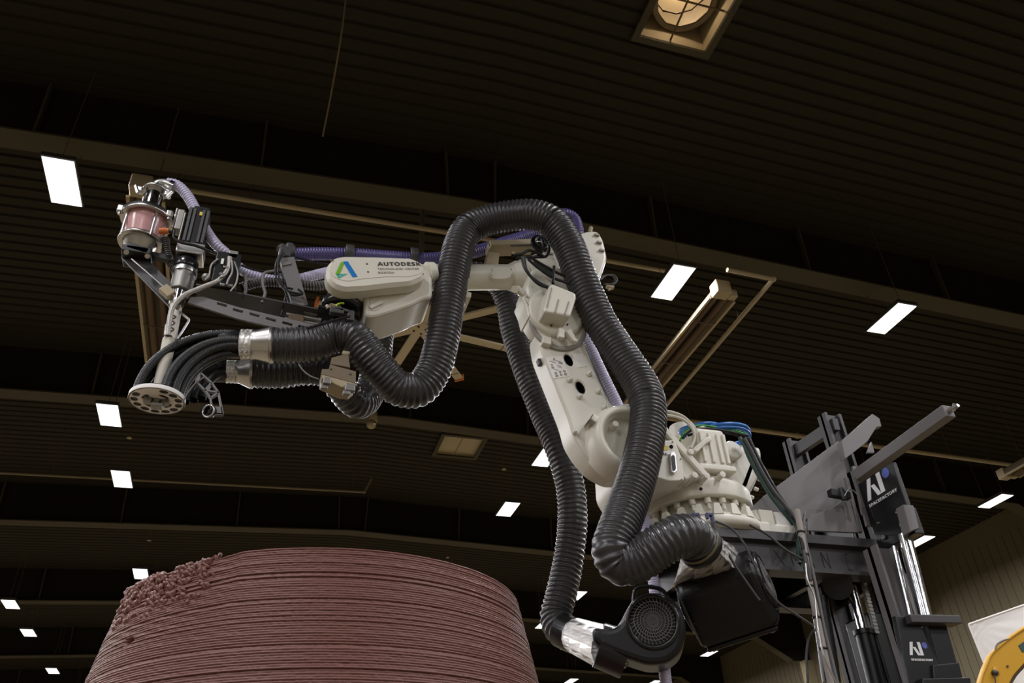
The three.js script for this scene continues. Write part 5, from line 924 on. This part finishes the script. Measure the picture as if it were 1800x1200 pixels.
// ---------- printed dome ----------
{
  const cx = 0.465, cz = -5.2, YT = 3.116, RT = 1.18, K = 0.21, PITCHL = 0.0125, SEG = 680;
  const t = thing('printed_dome', 'tall reddish brown 3d printed conical shell of fine stacked layers', 'printed shell', [cx, 0, cz]);
  const rad = (y) => y > 1.6 ? RT + K * (YT - y) : RT + K * (YT - 1.6) + 0.12 * (1.6 - y) - 0.03 * (1.6 - y) ** 2;
  const layerOff = []; for (let i = 0; i < 400; i++) layerOff.push((rnd() - 0.5) * 0.004 + (i % 9 === 4 ? -0.004 : 0) + (i % 23 === 11 ? -0.005 : 0) + (i % 14 === 6 ? 0.0025 : 0));
  // the rim sags on one side (toward the hopper)
  const sag = (a) => { const c = 2.47, w = 0.42; let d = Math.abs(((a - c + Math.PI * 3) % (Math.PI * 2)) - Math.PI); return d < w ? 0.04 * Math.pow(Math.cos(d / w * Math.PI / 2), 0.7) : 0; };
  const pos = [], idx = [], uv = [];
  const fine = Math.round((YT - 1.95) / PITCHL), rows = [];
  for (let i = 0; i <= fine; i++) for (const [f, bulge] of [[0, -0.0075], [0.22, -0.001], [0.5, 0.0], [0.78, -0.001]]) rows.push([YT - (i + f) * PITCHL, bulge, i]);
  for (let y = 1.9; y >= -0.001; y -= 0.1) rows.push([Math.max(0, y), 0, 0]);
  const rh = (i, k) => { const s = Math.sin(i * 127.1 + k * 311.7) * 43758.5453; return s - Math.floor(s); };
  
  rows.forEach(([y, bulge, li], ri) => {
    for (let k = 0; k <= SEG; k++) {
      const a = k / SEG * Math.PI * 2, sg = sag(a) * Math.max(0, 1 - (YT - y) / 0.45), yy = y - sg;
      const rough = 0.003 * (rh(li, k % SEG) - 0.5) + 0.004 * Math.sin(a * 40 + li * 1.7) * (sg > 0.006 ? 0.4 : 0.12);
      let r = rad(yy) + bulge + (layerOff[li] || 0) + rough;
      const hy = (yy - 2.742) / 0.013, ha = (a - 2.526) * 1.25 / 0.024, hd = hy * hy + ha * ha; if (hd < 4) r -= 0.11 * Math.exp(-hd);
      pos.push(cx + r * Math.cos(a), yy, cz + r * Math.sin(a)); uv.push(a * 2, yy);
    }
  });
  for (let i = 0; i + 1 < rows.length; i++) for (let k = 0; k < SEG; k++) { const a = i * (SEG + 1) + k, b = a + SEG + 1; idx.push(a, a + 1, b, a + 1, b + 1, b); }
  const g = new THREE.BufferGeometry(); g.setAttribute('position', new THREE.Float32BufferAttribute(pos, 3)); g.setAttribute('uv', new THREE.Float32BufferAttribute(uv, 2)); g.setIndex(idx); g.computeVertexNormals();
  part(t, 'layered_wall', g, M.clay);
  // inner face and rim
  const p2 = [], i2 = [];
  for (const [dy, dr] of [[0, 0], [0.004, -0.03], [-0.004, -0.09], [-3.1, 0.45]]) for (let k = 0; k <= 120; k++) { const a = k / 120 * Math.PI * 2, y = YT - sag(a) + dy; p2.push(cx + (rad(y < 0.1 ? 0.02 : YT - sag(a)) + (dy < -1 ? -0.1 : dr)) * Math.cos(a), Math.max(0.02, y), cz + (rad(y < 0.1 ? 0.02 : YT - sag(a)) + (dy < -1 ? -0.1 : dr)) * Math.sin(a)); }
  for (let i = 0; i < 3; i++) for (let k = 0; k < 120; k++) { const a = i * 121 + k, b = a + 121; i2.push(a, b, a + 1, a + 1, b, b + 1); }
  const g2 = new THREE.BufferGeometry(); g2.setAttribute('position', new THREE.Float32BufferAttribute(p2, 3)); g2.setIndex(i2); g2.computeVertexNormals();
  part(t, 'inner_wall', g2, M.clay);
  // squiggled beads on the collapsed side
  const beads = [];
  for (let k = 0; k < 190; k++) {
    const a = 2.50 + (rnd() - 0.5) * 0.66, u = Math.pow(rnd(), 1.9), y = YT - sag(a) + 0.008 - u * 0.24, r = rad(y) + 0.004 - 0.008 * u - (u < 0.05 ? rnd() * 0.05 : 0), w = 0.0075 + 0.005 * rnd();
    const n = 5, q = []; for (let j = 0; j < n; j++) { const da = (j - 2) * 0.008 * (0.4 + rnd()), b = a + da; q.push([cx + (r + 0.006 * Math.sin(j * 2 + k)) * Math.cos(b), y + 0.010 * Math.sin(j * 1.9 + k), cz + (r + 0.006 * Math.sin(j * 2 + k)) * Math.sin(b)]); }
    beads.push(tube(q, w, 8, 6)); for (const e of [q[0], q[n - 1]]) beads.push(new THREE.SphereGeometry(w, 6, 5).translate(...e));
  }
  const bd = part(t, 'squiggled_beads', beads, M.clay); bd.userData.kind = 'stuff';
}
// ---------- beyond the forklift ----------
{ // white fabric canopy
  const t = thing('fabric_canopy', 'taut white fabric canopy with radiating folds beyond the forklift', 'canopy', [9.94, 4.059, -9]);
  const A = V([9.471, 4.446, -9]), B = V([9.99, 4.568, -8.2]), C = V([9.521, 3.406, -9]), D = V([9.991, 3.389, -8.2]), n = 30, pos = [], idx = [];
  for (let i = 0; i <= n; i++) for (let j = 0; j <= n; j++) {
    const u = i / n, v = j / n, p = A.clone().lerp(B, u).lerp(C.clone().lerp(D, u), v), an = Math.atan2(v, u + 0.02);
    const f = 0.018 * Math.sin(an * 22) * Math.exp(-2.2 * Math.hypot(u, v)); pos.push(p.x, p.y, p.z + f + 0.25 * u * v);
  }
  for (let i = 0; i < n; i++) for (let j = 0; j < n; j++) { const a = i * (n + 1) + j, b = a + n + 1; idx.push(a, a + 1, b, a + 1, b + 1, b); }
  const g = new THREE.BufferGeometry(); g.setAttribute('position', new THREE.Float32BufferAttribute(pos, 3)); g.setIndex(idx); g.computeVertexNormals();
  part(t, 'fabric', g, M.fabric);
  part(t, 'hem', [tube([A, B].map((p) => p.toArray()), 0.015, 4, 6), tube([A, C].map((p) => p.toArray()), 0.015, 4, 6)], M.fabric);
  part(t, 'support_pole', cyl([B.x, 0, B.z], [B.x, B.y + 0.1, B.z], 0.03, 0.03, 10), M.darkGrey);
}
{ // yellow machine arm at the lower right
  const t = thing('yellow_machine', 'yellow painted machine arm with curved rim beside the white canopy', 'machine', [8.02, 0, -7.2]);
  const P = [[7.36, 3.097], [7.465, 3.289], [7.591, 3.429], [7.731, 3.562], [7.905, 3.662], [8.135, 3.773], [8.404, 3.888], [8.865, 4.066], [9.363, 4.186], [9.131, 3.786], [8.669, 3.709], [8.314, 3.577], [8.12, 3.464], [7.939, 3.355], [7.806, 3.244], [7.705, 3.101]];
  part(t, 'arm_plate', extr(P, -7.27, -7.2, 0.008, 0.03), M.yellow);
  part(t, 'rim_flange', tube([[7.344, 3.084, -7.19], [7.454, 3.287, -7.19], [7.581, 3.427, -7.19], [7.721, 3.559, -7.19], [7.894, 3.659, -7.19], [8.123, 3.77, -7.19], [8.392, 3.885, -7.19], [8.853, 4.062, -7.19]], 0.016, 60, 8), M.yellow);
  part(t, 'rim_flange', tube([[7.426, 3.101, -7.27], [7.537, 3.306, -7.27], [7.668, 3.453, -7.27], [7.81, 3.587, -7.27], [7.988, 3.695, -7.27], [8.22, 3.807, -7.27], [8.492, 3.923, -7.27]], 0.014, 60, 8), M.tan);
  part(t, 'inner_rib', tube([[7.801, 3.12, -7.29], [7.904, 3.264, -7.29], [8.038, 3.377, -7.29], [8.222, 3.488, -7.29], [8.418, 3.601, -7.29]], 0.03, 40, 8), M.brown);
  part(t, 'lower_body', slab(7.72, 7.72 + 1.2, 0, 3.073, -7.6, -7.2, 0.05), M.yellow);
  part(t, 'hose_loop', tube([[7.788, 3.606, -7.18], [7.838, 3.661, -7.18], [7.92, 3.7, -7.18], [8.029, 3.728, -7.18]], 0.01, 24, 7), M.grey);
  part(t, 'knob', [lathe([[0, 0], [0.03, 0], [0.03, 0.025], [0.018, 0.05], [0, 0.05]], [7.665, 3.365, -7.19], [0, 0, 1], 16), cyl([7.633, 3.34, -7.16], [7.6, 3.226, -7.16], 0.007, 0.007, 8)], M.darkGrey);
  part(t, 'boss', lathe([[0.045, 0], [0.045, 0.012], [0.03, 0.02], [0, 0.02]], [7.711, 3.391, -7.2], [0, 0, 1], 24), M.yellow);
  part(t, 'bolt', hexBolt([7.89, 3.442, -7.2], [0, 0, 1], 0.012, 0.02), M.tanDull);
  part(t, 'decal', extr([[8.156, 3.668], [8.28, 3.721], [8.215, 3.597], [8.175, 3.596]], -7.201, -7.195), M.teal);
}

renderer.render(scene, camera);
